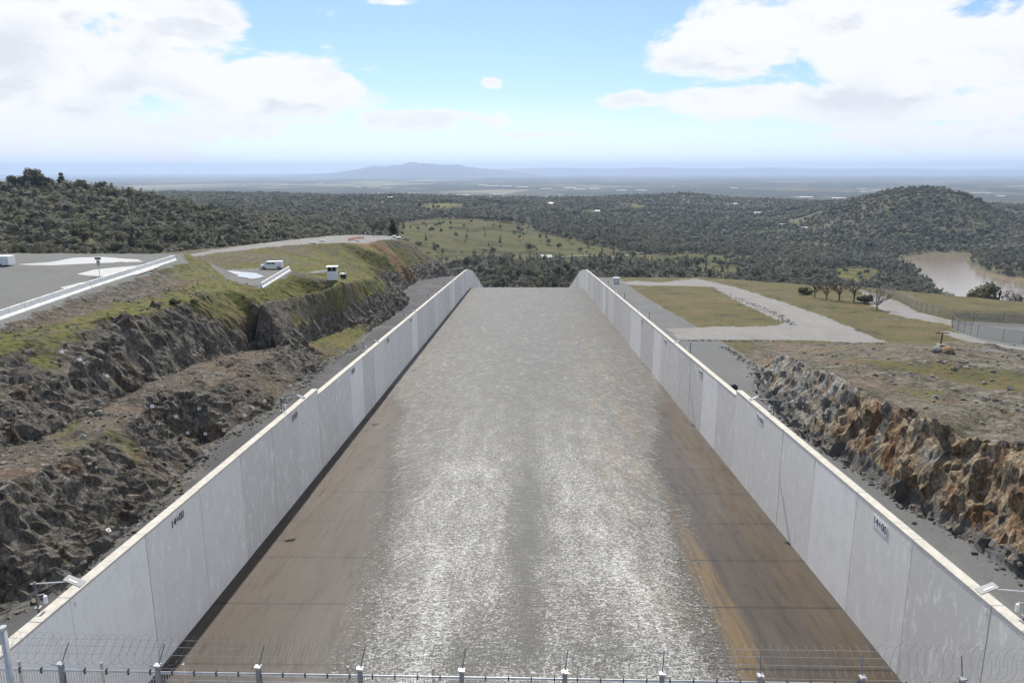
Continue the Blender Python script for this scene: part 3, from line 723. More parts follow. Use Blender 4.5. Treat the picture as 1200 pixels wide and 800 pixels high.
bvhSR, VR = finish_site('right_hillside', X, Y, bvhR, M['right'], flatR, grassR,
    [('gravel_road', M['road'], lambda x, y: inpoly(roadR, x, y)), ('lakeside_road', M['road'], lambda x, y: inpoly(roadR2, x, y) | inpoly(kerb, x, y)),
     ('fenced_yard', M['lot'], lambda x, y: inpoly(comp, x, y)), ('right_service_road', M['gravel'], lambda x, y: laneR(x, y))], .95)
# ------------------------------------------------------------------ far terrain
LAKE_Z = -150.
ctl = [atY(x, y, d) for x, y, d in [
 (-150, 222, 620), (0, 229, 560), (50, 225, 560), (100, 228, 570), (150, 234, 600), (210, 243, 650), (270, 253, 720), (330, 259, 800),
 (0, 262, 480), (100, 264, 480), (200, 270, 520), (300, 274, 600), (380, 275, 700), (-150, 262, 480),
 (-150, 312, 400), (0, 308, 400), (100, 308, 400), (200, 306, 420), (300, 296, 500), (400, 290, 620), (430, 282, 720),
 (250, 240, 1600), (350, 242, 1600), (200, 226, 4000), (300, 229, 3400), (100, 222, 4500), (300, 260, 1000), (400, 262, 1050), (430, 268, 950),
 (480, 262, 1300), (560, 264, 1280), (640, 272, 1200), (700, 285, 1120), (760, 299, 1020), (480, 300, 900), (560, 303, 900), (650, 303, 900), (740, 309, 930),
 (500, 328, 650), (600, 335, 640), (700, 334, 650), (850, 340, 650), (480, 244, 1900), (560, 241, 2000), (640, 252, 1700), (700, 268, 1450), (800, 293, 1200), (850, 313, 1000),
 (800, 254, 2000), (900, 284, 1500), (900, 254, 2100), (950, 314, 1080), (960, 336, 860), (1000, 317, 960), (970, 324, 930), (1040, 331, 930), (1060, 350, 800), (1090, 345, 850),
 (1080, 226, 1800), (1055, 228, 1790), (1105, 228, 1790), (1030, 234, 1760), (1005, 241, 1770), (1130, 236, 1750), (1155, 248, 1720), (980, 250, 1800), (1178, 262, 1700), (930, 264, 1850), (1050, 255, 1640), (1110, 255, 1640), (1150, 272, 1560), (1000, 275, 1560), (1080, 264, 1560), (1030, 270, 1550), (1130, 275, 1520),
 (1200, 244, 2600), (1200, 259, 2000), (1190, 284, 1500), (1300, 270, 1700), (1200, 306, 1150), (1150, 300, 1250), (1300, 308, 1100), (1380, 300, 1100),
 (800, 229, 3300), (650, 235, 3000), (950, 238, 3000), (400, 231, 3400), (500, 231, 3200), (880, 245, 2500), (720, 244, 2400),
 (1150, 368, 280), (1230, 368, 320), (0, 320, 300), (100, 320, 300)]]
ctl += [atZ(x, y, z) for x, y, z in [(1090, 304, -156), (1105, 312, -158), (1120, 318, -159), (1126, 326, -160), (1160, 331, -160), (1200, 336, -160), (1250, 340, -160), (1110, 356, -158), (1160, 356, -158), (1200, 356, -158), (1250, 356, -158), (1100, 358, -156)]]+[atZ(x, y, -146.5) for x, y in [(1052, 300), (1070, 296), (1100, 294), (1130, 293), (1138, 304), (1152, 313), (1172, 319), (1205, 323), (1250, 326), (1058, 312), (1072, 324), (1084, 336), (1088, 346)]]
ctl += [(-500, 900, -90), (-700, 1100, -120), (-300, 1100, -110), (-900, 900, -80), (0, 450, -112), (-150, 450, -105), (150, 480, -115), (-40, 560, -112), (350, 500, -125), (250, 420, -100), (0, 250, -75), (-250, 250, -60), (-150, 150, -50), (-400, 200, -50),
        (250, 150, -60), (150, 250, -62), (0, 160, -70), (300, 300, -80), (450, 400, -110), (600, 600, -150), (400, 650, -140), (200, 700, -118), (800, 500, -120), (-700, 300, -60)]
for a in np.linspace(-.85, .85, 9):
    for r_, z_ in ((5200, -192), (6500, -200), (9000, -200), (14000, -200), (22000, -200), (32000, -200)): ctl.append((r_*math.sin(a), r_*math.cos(a), z_))
ctl = np.array(ctl, float)
def uv(x, y): r = np.hypot(x, y); return np.stack([np.arctan2(x, y)*2.2, np.log(r)*1.0], -1)
U = uv(ctl[:, 0], ctl[:, 1])
def kern(d): return np.sqrt(d*d+.0004)
K = kern(np.linalg.norm(U[:, None]-U[None], axis=-1)); n_ = len(U)
A_ = np.zeros((n_+1, n_+1)); A_[:n_, :n_] = K+np.eye(n_)*1e-5
A_[:n_, n_] = 1; A_[n_, :n_] = 1
wts = np.linalg.solve(A_, np.r_[ctl[:, 2], 0])
def far_z(x, y, det=True):
    sh = np.shape(x); x = np.ravel(x); y = np.ravel(y); out = np.empty(len(x))
    for i in range(0, len(x), 40000):
        q = uv(x[i:i+40000], y[i:i+40000])
        out[i:i+40000] = kern(np.linalg.norm(q[:, None]-U[None], axis=-1)) @ wts[:n_]+wts[n_]
    r = np.hypot(x, y); f = sstep(6500, 4800, r); lakey = sstep(-152, -140, out)
    out = out+((12*fbm(x/420., y/420., 0, 4)+13*fbm(x/520., y/300., 50., 3, True)*sstep(1500, 2100, r)-5.5*sstep(1500, 2100, r))*sstep(500, 1100, r)+4*fbm(x/90., y/90., 3., 3))*f*lakey
    out = np.where(r > 6500, -200, out)-r*r/(2*6.4e6)   # the earth's curve sets the horizon
    return out.reshape(sh)
az = np.linspace(-.92, .92, 760); rr_ = np.exp(np.linspace(math.log(170), math.log(50000), 540))
AZ, RR = np.meshgrid(az, rr_); X, Y = RR*np.sin(AZ), RR*np.cos(AZ); Z = far_z(X, Y)
V = np.stack([X, Y, Z], -1).reshape(-1, 3); i = np.arange(len(V)).reshape(X.shape)
Fc = np.stack([i[:-1, :-1], i[:-1, 1:], i[1:, 1:], i[1:, :-1]], -1).reshape(-1, 4)
bvhF = BVHTree.FromPolygons(V.tolist(), Fc.tolist())
def hitF(px, py, bv=None):
    d = Vector(ray(px, py)).normalized(); h = (bv or bvhF).ray_cast(Vector((0, 0, 0)), d); return h[0]
def wpoly(pp):
    out = []
    for q in pp:
        h = hitF(*q)
        if h is not None: out.append((h.x, h.y))
    return out
fields_px = [  # open grass seen in the valley
 [(466, 268), (500, 262), (560, 262), (625, 270), (680, 283), (762, 300), (748, 311), (640, 313), (570, 309), (525, 312), (500, 318), (470, 296)],
 [(400, 256), (470, 262), (520, 257), (600, 262), (640, 268), (600, 270), (470, 268), (420, 266)],
 [(745, 300), (800, 297), (870, 300), (940, 300), (900, 306), (840, 312), (780, 312), (745, 308)],
 [(800, 318), (860, 312), (890, 318), (860, 328), (800, 326)],
 [(968, 320), (985, 315), (1025, 315), (1042, 322), (1030, 330), (1015, 337), (990, 334)],
 [(485, 240), (530, 238), (545, 245), (500, 252)], [(712, 240), (735, 238), (760, 243), (740, 245)], [(682, 248), (705, 247), (706, 251), (685, 252)],
 [(590, 305), (625, 312), (620, 316), (590, 312)]]
fields = [wpoly(p) for p in fields_px]
yellow = [fields[5], fields[6], fields[7], fields[4], wpoly([(400, 256), (470, 262), (520, 257), (480, 250), (420, 250)])]
def anyin(ps, x, y):
    r = np.zeros(np.shape(x), bool)
    for p in ps:
        if len(p) > 2: r |= inpoly(p, x, y)
    return r
JX = X+25*fbm(X/120, Y/120, 1., 3); JY = Y+25*fbm(X/120, Y/120, 11., 3)
fldm = anyin(fields, JX, JY).astype(float); yel = anyin(yellow, JX, JY)*.45*sstep(-.3, .4, fbm(X/60, Y/60, 7., 4))
o = fast_mesh('valley_terrain', V, Fc, M['far'], dict(field=fldm, yellow=yel, plain=sstep(4600, 6200, RR+500*fbm(X/900, Y/900, 0, 3))))
tag(o, kind='structure')
V, Fc, _, _ = grid_sheet(np.array([250., 700, 1400]), np.array([500., 900, 1500]), lambda X, Y: X*0+LAKE_Z)
o = fast_mesh('lake_water', V, Fc, M['lake']); tag(o, kind='structure')
# gravel track winding past the field
trk = [hitF(*q) for q in [(640, 301.5), (700, 301), (735, 300), (752, 297), (762, 293.5), (757, 290)]]
trk = [t for t in trk if t is not None]
vs, fs = [], []
tk = dens([np.array(t) for t in trk], 12)
for k, p in enumerate(tk):
    q = tk[min(k+1, len(tk)-1)]-tk[max(k-1, 0)]; nrm = np.array([-q[1], q[0], 0]); nrm /= np.linalg.norm(nrm)+1e-9
    for s_ in (-2.5, 2.5):
        c_ = p+nrm*s_; vs.append((c_[0], c_[1], float(far_z(c_[0], c_[1]))+.9))
fs = [(2*k, 2*k+1, 2*k+3, 2*k+2) for k in range(len(tk)-1)]
tag(mesh_obj('dirt_track', vs, fs, M['road']), kind='structure')
# distant hills
def range_(name, cx, Y0, prof, depth, seed, col):
    m, nt, b = new_mat(name+'_slopes'); T = NT(nt)
    T.put(b.inputs['Base Color'], T.ramp(T.noise(T.coord(), .0006, 6), [(.35, col), (.65, tuple(c*1.5 for c in col))])); b.inputs['Roughness'].default_value = 1
    n = 260; us = np.linspace(0, 1, n); h = np.interp(us, [p[0] for p in prof], [p[1] for p in prof])
    x0, x1 = cx
    vs = []; rows = 14
    for r in range(rows):
        t = r/(rows-1); k = math.sin(math.pi*min(t*1.0, 1.0))
        nz = fbm(us*18, np.full(n, t*3.), seed, 5, True)
        z = -330+(h+330)*k*(1+.10*(nz-.4))
        vs.append(np.stack([x0+(x1-x0)*us, np.full(n, Y0+depth*(t-.5)), z], -1))
    V = np.concatenate(vs); i = np.arange(len(V)).reshape(rows, n)
    Fc = np.stack([i[:-1, :-1], i[:-1, 1:], i[1:, 1:], i[1:, :-1]], -1).reshape(-1, 4)
    return tag(fast_mesh(name, V, Fc, m), kind='structure')
def pr(px, py, Y): p = atY(px, py, Y); return p
Yb = 27500
bx0, bx1 = pr(330, 205, Yb)[0], pr(640, 205, Yb)[0]
bp = [(330, 206), (385, 203), (410, 200), (425, 197.5), (438, 194), (448, 195.5), (458, 194), (470, 193.5), (476, 191.5), (484, 190.5), (492, 192), (503, 191.5), (513, 193), (525, 193.5), (537, 192.5), (548, 196), (565, 197.5), (590, 200), (640, 206)]
range_('distant_buttes', (bx0, bx1), Yb, [((pr(x, y, Yb)[0]-bx0)/(bx1-bx0), pr(x, y, Yb)[2]) for x, y in bp], 2600, 1., (.05, .055, .05))
Yc = 38000
cx0, cx1 = pr(-150, 205, Yc)[0], pr(1400, 205, Yc)[0]
cp = [(-150, 205), (100, 205), (350, 204), (560, 199), (650, 196.5), (720, 197.5), (760, 196), (850, 198), (900, 196.5), (960, 198), (1040, 197.5), (1120, 199), (1200, 198.5), (1400, 200)]
range_('distant_mountain_range', (cx0, cx1), Yc, [((pr(x, y, Yc)[0]-cx0)/(cx1-cx0), pr(x, y, Yc)[2]) for x, y in cp], 4000, 5., (.045, .05, .05))
# ------------------------------------------------------------------ trees
PHI = (1+5**.5)/2
ICO_V = np.array([(-1, PHI, 0), (1, PHI, 0), (-1, -PHI, 0), (1, -PHI, 0), (0, -1, PHI), (0, 1, PHI), (0, -1, -PHI), (0, 1, -PHI), (PHI, 0, -1), (PHI, 0, 1), (-PHI, 0, -1), (-PHI, 0, 1)])/math.sqrt(1+PHI*PHI)
ICO_F = np.array([(0, 11, 5), (0, 5, 1), (0, 1, 7), (0, 7, 10), (0, 10, 11), (1, 5, 9), (5, 11, 4), (11, 10, 2), (10, 7, 6), (7, 1, 8), (3, 9, 4), (3, 4, 2), (3, 2, 6), (3, 6, 8), (3, 8, 9), (4, 9, 5), (2, 4, 11), (6, 2, 10), (8, 6, 7), (9, 8, 1)])
def tri_cloud(n, lobes, size, seed):
    """leaf clumps: n loose triangles spread through ellipsoid lobes ((c),(r))"""
    g = np.random.default_rng(seed); V = []
    w = np.array([l[1][0]*l[1][1]*l[1][2] for l in lobes])**.67; w /= w.sum()
    for k in range(n):
        c, r = lobes[g.choice(len(lobes), p=w)]
        d = g.normal(size=3); d /= np.linalg.norm(d); q = np.array(c)+d*np.array(r)*g.uniform(.55, 1.08)
        a = g.normal(size=3); a /= np.linalg.norm(a); b = np.cross(a, g.normal(size=3)); b /= np.linalg.norm(b)
        s_ = size*g.uniform(.6, 1.5)
        V += [q+a*s_, q-a*s_*.5+b*s_*.9, q-a*s_*.5-b*s_*.9]
    V = np.array(V); return V, np.arange(len(V)).reshape(-1, 3)
def template(kind, seed, detail):
    g = np.random.default_rng(seed+100); lobes = []
    if kind == 'pine':
        lobes = [((g.uniform(-.05, .05), g.uniform(-.05, .05), .35+.2*k), (.30-.07*k, .30-.07*k, .17)) for k in range(4)]
    elif kind == 'bush':
        lobes = [((g.uniform(-.25, .25), g.uniform(-.25, .25), .33+g.uniform(-.05, .1)), (.33, .33, .28)) for k in range(3)]
    else:
        lobes = [((g.uniform(-.22, .22), g.uniform(-.22, .22), .55+g.uniform(-.15, .22)), (.27, .27, .22)) for k in range(4)]
    V, Fs, n = [], [], 0
    for c, r in lobes[:(4 if detail > 1 else 2)]:
        v = ICO_V*(1+.35*g.normal(size=(12, 1)))*np.array(r)*.85*(1.25 if detail < 2 else 1)+c
        V.append((v-np.array(c))*(.72 if detail > 1 else .9)+np.array(c)); Fs.append(ICO_F+n); n += 12
    v, f = tri_cloud(60 if detail > 1 else 16, lobes, .075 if detail > 1 else .12, seed)
    V.append(v); Fs.append(f+n)
    return np.concatenate(V), np.concatenate(Fs)
def scatter(rmin, rmax, spacing, az0, az1):
    """jittered polar spacing of world positions"""
    P = []; r = rmin
    while r < rmax:
        s_ = spacing(r); n = int((az1-az0)*r/s_)
        a = az0+(np.arange(n)+rng.uniform(-.45, .45, n))*s_/r; q = r+rng.uniform(-.5, .5, n)*s_
        P.append(np.stack([q*np.sin(a), q*np.cos(a)], -1)); r += s_*.9
    return np.concatenate(P)
P = scatter(360, 4700, lambda r: max(6.4, r*.0060), -.80, .80)
x, y = P[:, 0], P[:, 1]; z = far_z(x, y)
keep = ~anyin(fields, x+14*noise3(x/60, y/60, 1.), y+14*noise3(x/60, y/60, 9.)) | (rng.random(len(x)) < .03+.4*(fbm(x/90, y/40, 21., 3) > .38))
keep &= (z+y*0+(x*x+y*y)/(2*6.4e6) > LAKE_Z+2.)
r = np.hypot(x, y)
keep &= (fbm(x/110, y/80, 6., 4) > -.38) & ~((r > 1500) & (fbm(x/260, y/170, 16., 4) < -.26))
keep &= rng.random(len(x)) > sstep(3600, 4700, r)*.8
# drop what lies well below any sight line: keep only trees whose top is seen from about the camera
P, z, r = P[keep], z[keep], r[keep]
def visible(x, y, z, h):
    for dx in (0,):
        o_ = Vector((dx, 0, 0)); t = Vector((x, y, z+h))
        d = t-o_; L = d.length; hit = bvhF.ray_cast(o_, d.normalized(), L-12)
        if hit[0] is None: return True
    return False
hgt = 4.5+8.*rng.random(len(P))**1.6+1.5*(1+.35*(fbm(P[:, 0]/200, P[:, 1]/200, 4., 2)))
hill_left = (P[:, 0] < -60) & (r < 1000)
hgt = np.where(hill_left, hgt*.78, hgt)
vis = np.array([visible(a, b, c, h*1.6+6) for (a, b), c, h in zip(P, z, hgt)])
P, z, r, hgt = P[vis], z[vis], r[vis], hgt[vis]; hill_left = hill_left[vis]
print('forest trees', len(P))
# which of them show largest (not hidden by the site)
sitev = []
def seen_by_site(x, y, z, h):
    d = Vector((x, y, z+h*.75)); L = d.length; dn = d.normalized()
    for b in (bvhSL, bvhSR):
        if b.ray_cast(Vector((0, 0, 0)), dn, L-5)[0] is not None: return False
    if abs(x) < 40*(r_ := 1) and False: return False
    return True
app = hgt/r; order = np.argsort(-app); near = []
pxs, pys = pix(np.stack([P[:, 0], P[:, 1], z+hgt*.7], -1))
for k in order:
    if len(near) >= 262: break
    if not (-5 < pxs[k] < 1205): continue
    if 540 < pxs[k] < 690 and pys[k] > 333: continue
    if seen_by_site(P[k, 0], P[k, 1], z[k], hgt[k]): near.append(k)
nearset = np.zeros(len(P), bool); nearset[near] = True
# region tint
tintn = np.clip(.45+.20*rng.normal(size=len(P))+.75*fbm(P[:, 0]/170, P[:, 1]/170, 2., 4), 0, 1)
tmplN = [template(k, s_, 2) for s_, k in enumerate(['oak', 'oak', 'bush', 'pine', 'oak', 'bush', 'pine', 'oak'])]
tmplF = [template(k, s_+30, 1) for s_, k in enumerate(['oak', 'bush', 'pine', 'oak', 'bush'])]
def merged(name, idx, tm):
    Vs, Fs, Ts, n = [], [], [], 0
    which = rng.integers(0, len(tm), len(idx))
    lft = hill_left[idx]
    for t, (tv, tf) in enumerate(tm):
        ii = idx[which == t]
        if not len(ii): continue
        a = rng.uniform(0, 6.28, len(ii)); ca, sa = np.cos(a), np.sin(a)
        hs = hgt[ii]; ws = hs*rng.uniform(.75, 1.2, len(ii))*np.where(hill_left[ii], 1.25, .80)*np.where(r[ii] > 1600, 1.2, 1.)
        X = (tv[None, :, 0]*ca[:, None]-tv[None, :, 1]*sa[:, None])*ws[:, None]+P[ii, 0][:, None]
        Y = (tv[None, :, 0]*sa[:, None]+tv[None, :, 1]*ca[:, None])*ws[:, None]+P[ii, 1][:, None]
        Z = tv[None, :, 2]*hs[:, None]+z[ii][:, None]-.3
        V = np.stack([X, Y, Z], -1).reshape(-1, 3)
        Fs.append((tf[None]+(np.arange(len(ii))*len(tv))[:, None, None]).reshape(-1, 3)+n); n += len(V); Vs.append(V)
        Ts.append(np.repeat(tintn[ii], len(tv)))
    o = fast_mesh(name, np.concatenate(Vs), np.concatenate(Fs), M['forest'], dict(tint=np.concatenate(Ts)), smooth=False)
    o['kind'] = 'stuff'; o['label'] = 'grey green oak and pine woodland covering the foothills'; return o
idx = np.arange(len(P)); rest = idx[~nearset]
hgt = np.where(~hill_left, hgt*1.15, hgt)
mid_ = rest[r[rest] < 1500]; far_ = rest[r[rest] >= 1500]
merged('woodland', mid_, tmplN); o = merged('far_woodland', far_, tmplF); o['label'] = 'hazy grey green woodland on the far foothills'
# individual trees: prototypes with trunk and crown
def proto_tree(kind, seed):
    g = np.random.default_rng(seed); t = MB(); rs = random.Random(seed)
    bx = (rs.uniform(-.04, .04), rs.uniform(-.04, .04))
    t.tube([(0, 0, -.06), (bx[0]*.5, bx[1]*.5, .2), (bx[0], bx[1], .45), (bx[0]*1.5, bx[1]*1.3, .75)], [.028, .020, .014, .005], 6)
    tips = []
    for k in range(7 if kind != 'bare' else 13):
        a = k*2.4+rs.uniform(-.4, .4); z0 = rs.uniform(.16, .5); L = rs.uniform(.22, .40)
        m_ = (math.cos(a)*L*.5, math.sin(a)*L*.5, z0+.14); e = (math.cos(a)*L, math.sin(a)*L, z0+L*rs.uniform(.6, 1.15))
        t.tube([(0, 0, z0), m_, e], [.012, .008, .003], 4); tips += [m_, e]
        if kind == 'bare':
            for j in range(6):
                b = a+rs.uniform(-1.2, 1.2); l2 = rs.uniform(.1, .22); s0 = [m_[i]+(e[i]-m_[i])*rs.uniform(0, 1) for i in range(3)]
                e2 = (s0[0]+math.cos(b)*l2, s0[1]+math.sin(b)*l2, s0[2]+l2*rs.uniform(.3, 1.2))
                t.tube([s0, e2], [.005, .0015], 3, False); tips.append(e2)
    c = MB()
    if kind == 'pine':
        lobes = [((rs.uniform(-.04, .04), rs.uniform(-.04, .04), .28+.15*k), (.25-.042*k, .25-.042*k, .10)) for k in range(5)]; n, s_ = 420, .040
    elif kind == 'bare':
        lobes = [((q[0]*.95, q[1]*.95, q[2]), (.07, .07, .06)) for q in tips]; n, s_ = 520, .016
    elif kind == 'bush':
        lobes = [((rs.uniform(-.28, .28), rs.uniform(-.28, .28), rs.uniform(.2, .5)), (.22, .22, .18)) for k in range(7)]; n, s_ = 520, .045
    else:
        lobes = [((rs.uniform(-.27, .27), rs.uniform(-.27, .27), rs.uniform(.40, .82)), (.19, .19, .14)) for k in range(8)]; n, s_ = 620, .042
    V, Fc_ = tri_cloud(n, lobes, s_, seed)
    vs = [tuple(v) for v in V]; fs = [tuple(f) for f in Fc_]
    if kind != 'bare':
        for c_, r_ in lobes:
            b = len(vs); vs += [tuple(p) for p in ICO_V*(1+.25*g.normal(size=(12, 1)))*np.array(r_)*.72+c_]; fs += [tuple(b+i for i in f) for f in ICO_F]
    root = bpy.data.objects.new({'pine': 'pine_tree', 'bare': 'bare_tree', 'bush': 'scrub_oak', 'oak': 'oak_tree'}[kind], None); C.objects.link(root)
    t.build('trunk', M['bark'], root)
    mesh_obj('crown', vs, fs, {'pine': M['pine'], 'bare': M['bare']}.get(kind, M['oak']), root)
    return root
protos = {}; used_p = set()
for kd, n in (('oak', 3), ('bush', 2), ('pine', 2), ('bare', 2)):
    protos[kd] = [proto_tree(kd, 11*j+len(kd)) for j in range(n)]
def plant(kind, loc, h, label, group=None, w=1.):
    src = random.choice(protos[kind])
    if src.name in used_p: o = copy_tree(src)
    else: o = src; used_p.add(src.name)
    o.location = loc; o.scale = (h*w, h*w, h); o.rotation_euler = (0, 0, random.uniform(0, 6.28))
    for k in ('label', 'category', 'group'):
        if k in o: del o[k]
    return tag(o, label, 'tree' if kind != 'bush' else 'shrub', group)
names = dict(oak='grey green oak', bush='low rounded scrub oak', pine='dark slender pine', bare='leafless grey tree')
for k in near:
    kd = random.choices(['oak', 'bush', 'pine', 'bare'], [5, 4, 1.2, 1.6])[0]
    x_ = P[k, 0]
    if x_ < -60: reg = 'on the wooded hill behind the left parking lot'; gp = 'trees of the left wooded hill'
    elif x_ < 140: reg = 'in the dark valley wood beyond the end of the chute'; gp = 'trees of the valley wood beyond the chute'
    else: reg = 'in the wood between the right hillside and the lake'; gp = 'trees of the wood near the lake'
    plant(kd, (P[k, 0], P[k, 1], z[k]-.4), hgt[k]*1.08, f'{names[kd]} {reg}', f'{names[kd]}s, {gp}', .95 if kd != 'bush' else 1.15)
def ground(px, py, both=True):
    best = None
    for b in (bvhSL, bvhSR, bvhF):
        h = hitF(px, py, b)
        if h is not None and (best is None or h.length < best.length): best = h
    return best
def down(x, y):
    zs = []
    for b in (bvhSL, bvhSR, bvhF):
        h = b.ray_cast(Vector((x, y, 400)), Vector((0, 0, -1)))
        if h[0] is not None: zs.append(h[0].z)
    return max(zs)
def place(px, py, Y):
    """ground point under a pixel's column at a known distance"""
    p = atY(px, py, Y); return Vector((p[0], p[1], down(p[0], p[1])))
# landmark trees
for px, py, h, kd, w, lb in [
    (955, 349, 7, 'bare', 1.1, 'leafless dark tree at the left end of the row on the right hillside'),
    (968, 351, 7.5, 'bare', 1.1, 'leafless tree second from the left in the hillside row'),
    (983, 352, 8, 'bare', 1.2, 'tall leafless tree in the middle of the hillside row'),
    (1000, 354, 7.5, 'bare', 1.2, 'leafless tree with bushy twigs right of the tallest one'),
    (1014, 355, 4.5, 'bush', 1.2, 'dense low grey shrub under the hillside trees'),
    (1028, 363, 7, 'bare', 1.2, 'wide leafless tree standing alone beside the curved road'),
    (943, 345, 4, 'bush', 1.4, 'grey brown shrub at the top of the brown slope')]:
    g_ = ground(px, py)
    plant(kd, g_-Vector((0, 0, .2)), h, lb, None, w)
for px, Y, h, kd, w, lb in [
    (437, 345, 9.5, 'bare', .95, 'brown leafless tree beside the gravel pad, left of the dark evergreen'),
    (446, 350, 9., 'bare', .9, 'second brown leafless tree beside the gravel pad'),
    (461, 348, 8.0, 'pine', 1.3, 'dark round evergreen at the right end of the gravel pad')]:
    plant(kd, place(px, 270, Y), h, lb, None, w)
for px, h, kd, w in [(1092, 9, 'bare', 1.), (1112, 8, 'bare', 1.1), (1124, 9, 'bush', 1.2), (1133, 11, 'oak', 1.), (1142, 13, 'oak', 1.1), (1152, 10, 'bush', 1.2), (1160, 13.5, 'oak', 1.1), (1168, 12, 'oak', 1.), (1176, 12.5, 'oak', 1.1), (1186, 12, 'oak', 1.), (1104, 7, 'bush', 1.2), (1080, 8, 'bush', 1.2), (1070, 8, 'bare', 1.2)]:
    p = atY(px, 360, 300+random.uniform(-14, 14)); zt = atY(px, random.uniform(348, 356), p[1])[2]
    pz = down(p[0], p[1]); h = max(2.2, zt-pz)
    plant(kd, (p[0], p[1], pz-.2), h, f'{names[kd]} behind the fenced yard, before the muddy lake', f'{names[kd]}s behind the fenced yard', w)
for px, Y, h, kd, w, lb in [(22, 556, 15, 'oak', 1., 'big dark tree at the left of the clump on the hill crest'), (34, 560, 17, 'oak', 1.1, 'broad dark tree in the middle of the hill crest clump'), (44, 558, 18, 'oak', 1.1, 'tallest dark tree of the hill crest clump'), (10, 552, 11, 'oak', 1.2, 'dark tree at the left picture edge on the hill crest'), (73, 566, 15, 'pine', 1.1, 'lone tall tree standing on the hill crest'), (50, 560, 14, 'oak', 1., 'dark tree at the right edge of the hill crest clump'), (97, 570, 11, 'oak', 1.2, 'pale green bushy tree on the hill crest right of the lone tall tree'), (116, 574, 11, 'oak', 1.2, 'round tree on the hill crest farther right')]:
    plant(kd, place(px, 225, Y)-Vector((0, 0, .5)), h, lb, None, w)
plant('pine', place(492, 238, 1750)-Vector((0, 0, .5)), 20, 'tall dark conifer left of the yellow slope in the far wood', None, 1.3)
plant('pine', place(508, 238, 1760)-Vector((0, 0, .5)), 17, 'slim dark conifer right of the tall conifer in the far wood', None, .9)
# shrubs on the left bank
for px, py, h, lb in [(205, 357, 1.5, 'dark round shrub on the grassy edge of the left cliff'), (228, 355, 1.1, 'small dark shrub right of the round one on the cliff edge'), (240, 478, 1.0, 'small shrub on the bench between the two rock bluffs')]:
    g_ = ground(px, py); plant('bush', g_, h, lb, None, 1.3)
for ps in protos.values():
    for p_ in ps:
        if p_.name not in used_p:
            for c_ in list(p_.children): bpy.data.objects.remove(c_)
            bpy.data.objects.remove(p_)
# ------------------------------------------------------------------ lamp poles along both walls
def lamp_pole(sgn, y, label):
    z0 = float(G(0, y))+drop(y); zt = float(top_z(y, y > 97))
    r_ = empty('lamp_pole', (sgn*(HW+TH+.32), y, z0), label, 'lamp pole', 'lamp poles along the chute walls')
    H = zt+1.7-z0; s = -sgn
    MB().tube([(0, 0, -.1), (0, 0, H)], .07, 8).build('pole', M['postgrey'], r_)
    MB().box((0, 0, .06), (.34, .34, .12)).box((0, 0, zt-z0+.06), (.30, .30, .1)).build('base_plate', M['steel'], r_)
    MB().tube([(-s*.25, 0, H-.12), (s*1.9, 0, H+.05)], .035, 6).build('arm', M['white'], r_)
    a = rad(25); R_ = np.array([[math.cos(a), 0, math.sin(a)*s], [0, 1, 0], [-math.sin(a)*s, 0, math.cos(a)]])
    MB().box((s*2.35, 0, H+.10), (1.05, .62, .05), R_).build('lamp_head', M['panel'], r_)
    MB().box((s*2.33, -.1, H+.145), (.5, .10, .04), R_).build('head_bracket', M['white'], r_)
    MB().tube([(0, 0, H-.85), (s*.42, 0, H-.75), (s*.5, -.05, H-.80)], .025, 6).box((s*.52, -.03, H-1.08), (.16, .16, .46)).build('camera', M['white'], r_)
    return r_
ords = ['nearest', 'second', 'third', 'fourth', 'fifth', 'sixth', 'seventh', 'eighth', 'ninth', 'tenth']
for sgn, side, lens in ((-1, 'left', 10), (1, 'right', 9)):
    for k in range(lens):
        y = 39.3+44.6*k
        lamp_pole(sgn, y, ('grey pole with white arm and flat lamp over the '+side+' wall, nearest the camera') if k == 0 else f'{ords[k]} lamp pole from the camera along the {side} chute wall')
# ------------------------------------------------------------------ white barriers on the lot
def barrier_run(A, B, n, label, group):
    A, B = Vector(A), Vector(B); first = None
    ang = math.atan2((B-A).y, (B-A).x); L = (B-A).length/n
    for k in range(n):
        p = A+(B-A)*((k+.5)/n); zz = p.z
        if first is None:
            r_ = empty('concrete_barrier', (p.x, p.y, zz), label, 'barrier', group, ang)
            prof = [(-.38, 0), (.38, 0), (.36, .12), (.17, .38), (.12, 1.05), (-.12, 1.05), (-.17, .38), (-.36, .12)]
            b = MB().prism(prof, -L/2+.03, L/2-.03, 0).build('body', M['barrier'], r_, bevel=.015)
            MB().box((-L/2+.5, 0, 1.07), (.16, .06, .05)).box((L/2-.5, 0, 1.07), (.16, .06, .05)).build('lifting_lug', M['steel'], r_)
            first = r_
        else:
            r_ = copy_tree(first); r_.location = (p.x, p.y, zz); r_.rotation_euler = (0, random.uniform(-.004, .004), ang+random.uniform(-.006, .006))
bl = lambda a: (a[0]-1.1, a[1], LZ-.02)
barrier_run(bl((-59.8, 62, 0)), bl((-60.1, 84.3, 0)), 6, 'white concrete barrier segment on the near stretch of the parking lot edge', 'white barriers on the near lot edge')
barrier_run(bl((-60.1, 84.35, 0)), bl((-63.2, 110, 0)), 7, 'white concrete barrier segment in the middle stretch of the parking lot edge', 'white barriers on the middle lot edge')
barrier_run(bl((-63.2, 110.1, 0)), bl((-66.4, 145, 0)), 10, 'white concrete barrier segment on the far stretch of the parking lot edge', 'white barriers on the far lot edge')
pa, pb_ = ground(306, 337.5), ground(339, 317)
barrier_run((pa.x, pa.y, pa.z-.05), (pb_.x, pb_.y, pb_.z-.05), 8, 'white concrete barrier segment of the short run near the white van', 'white barriers by the van')
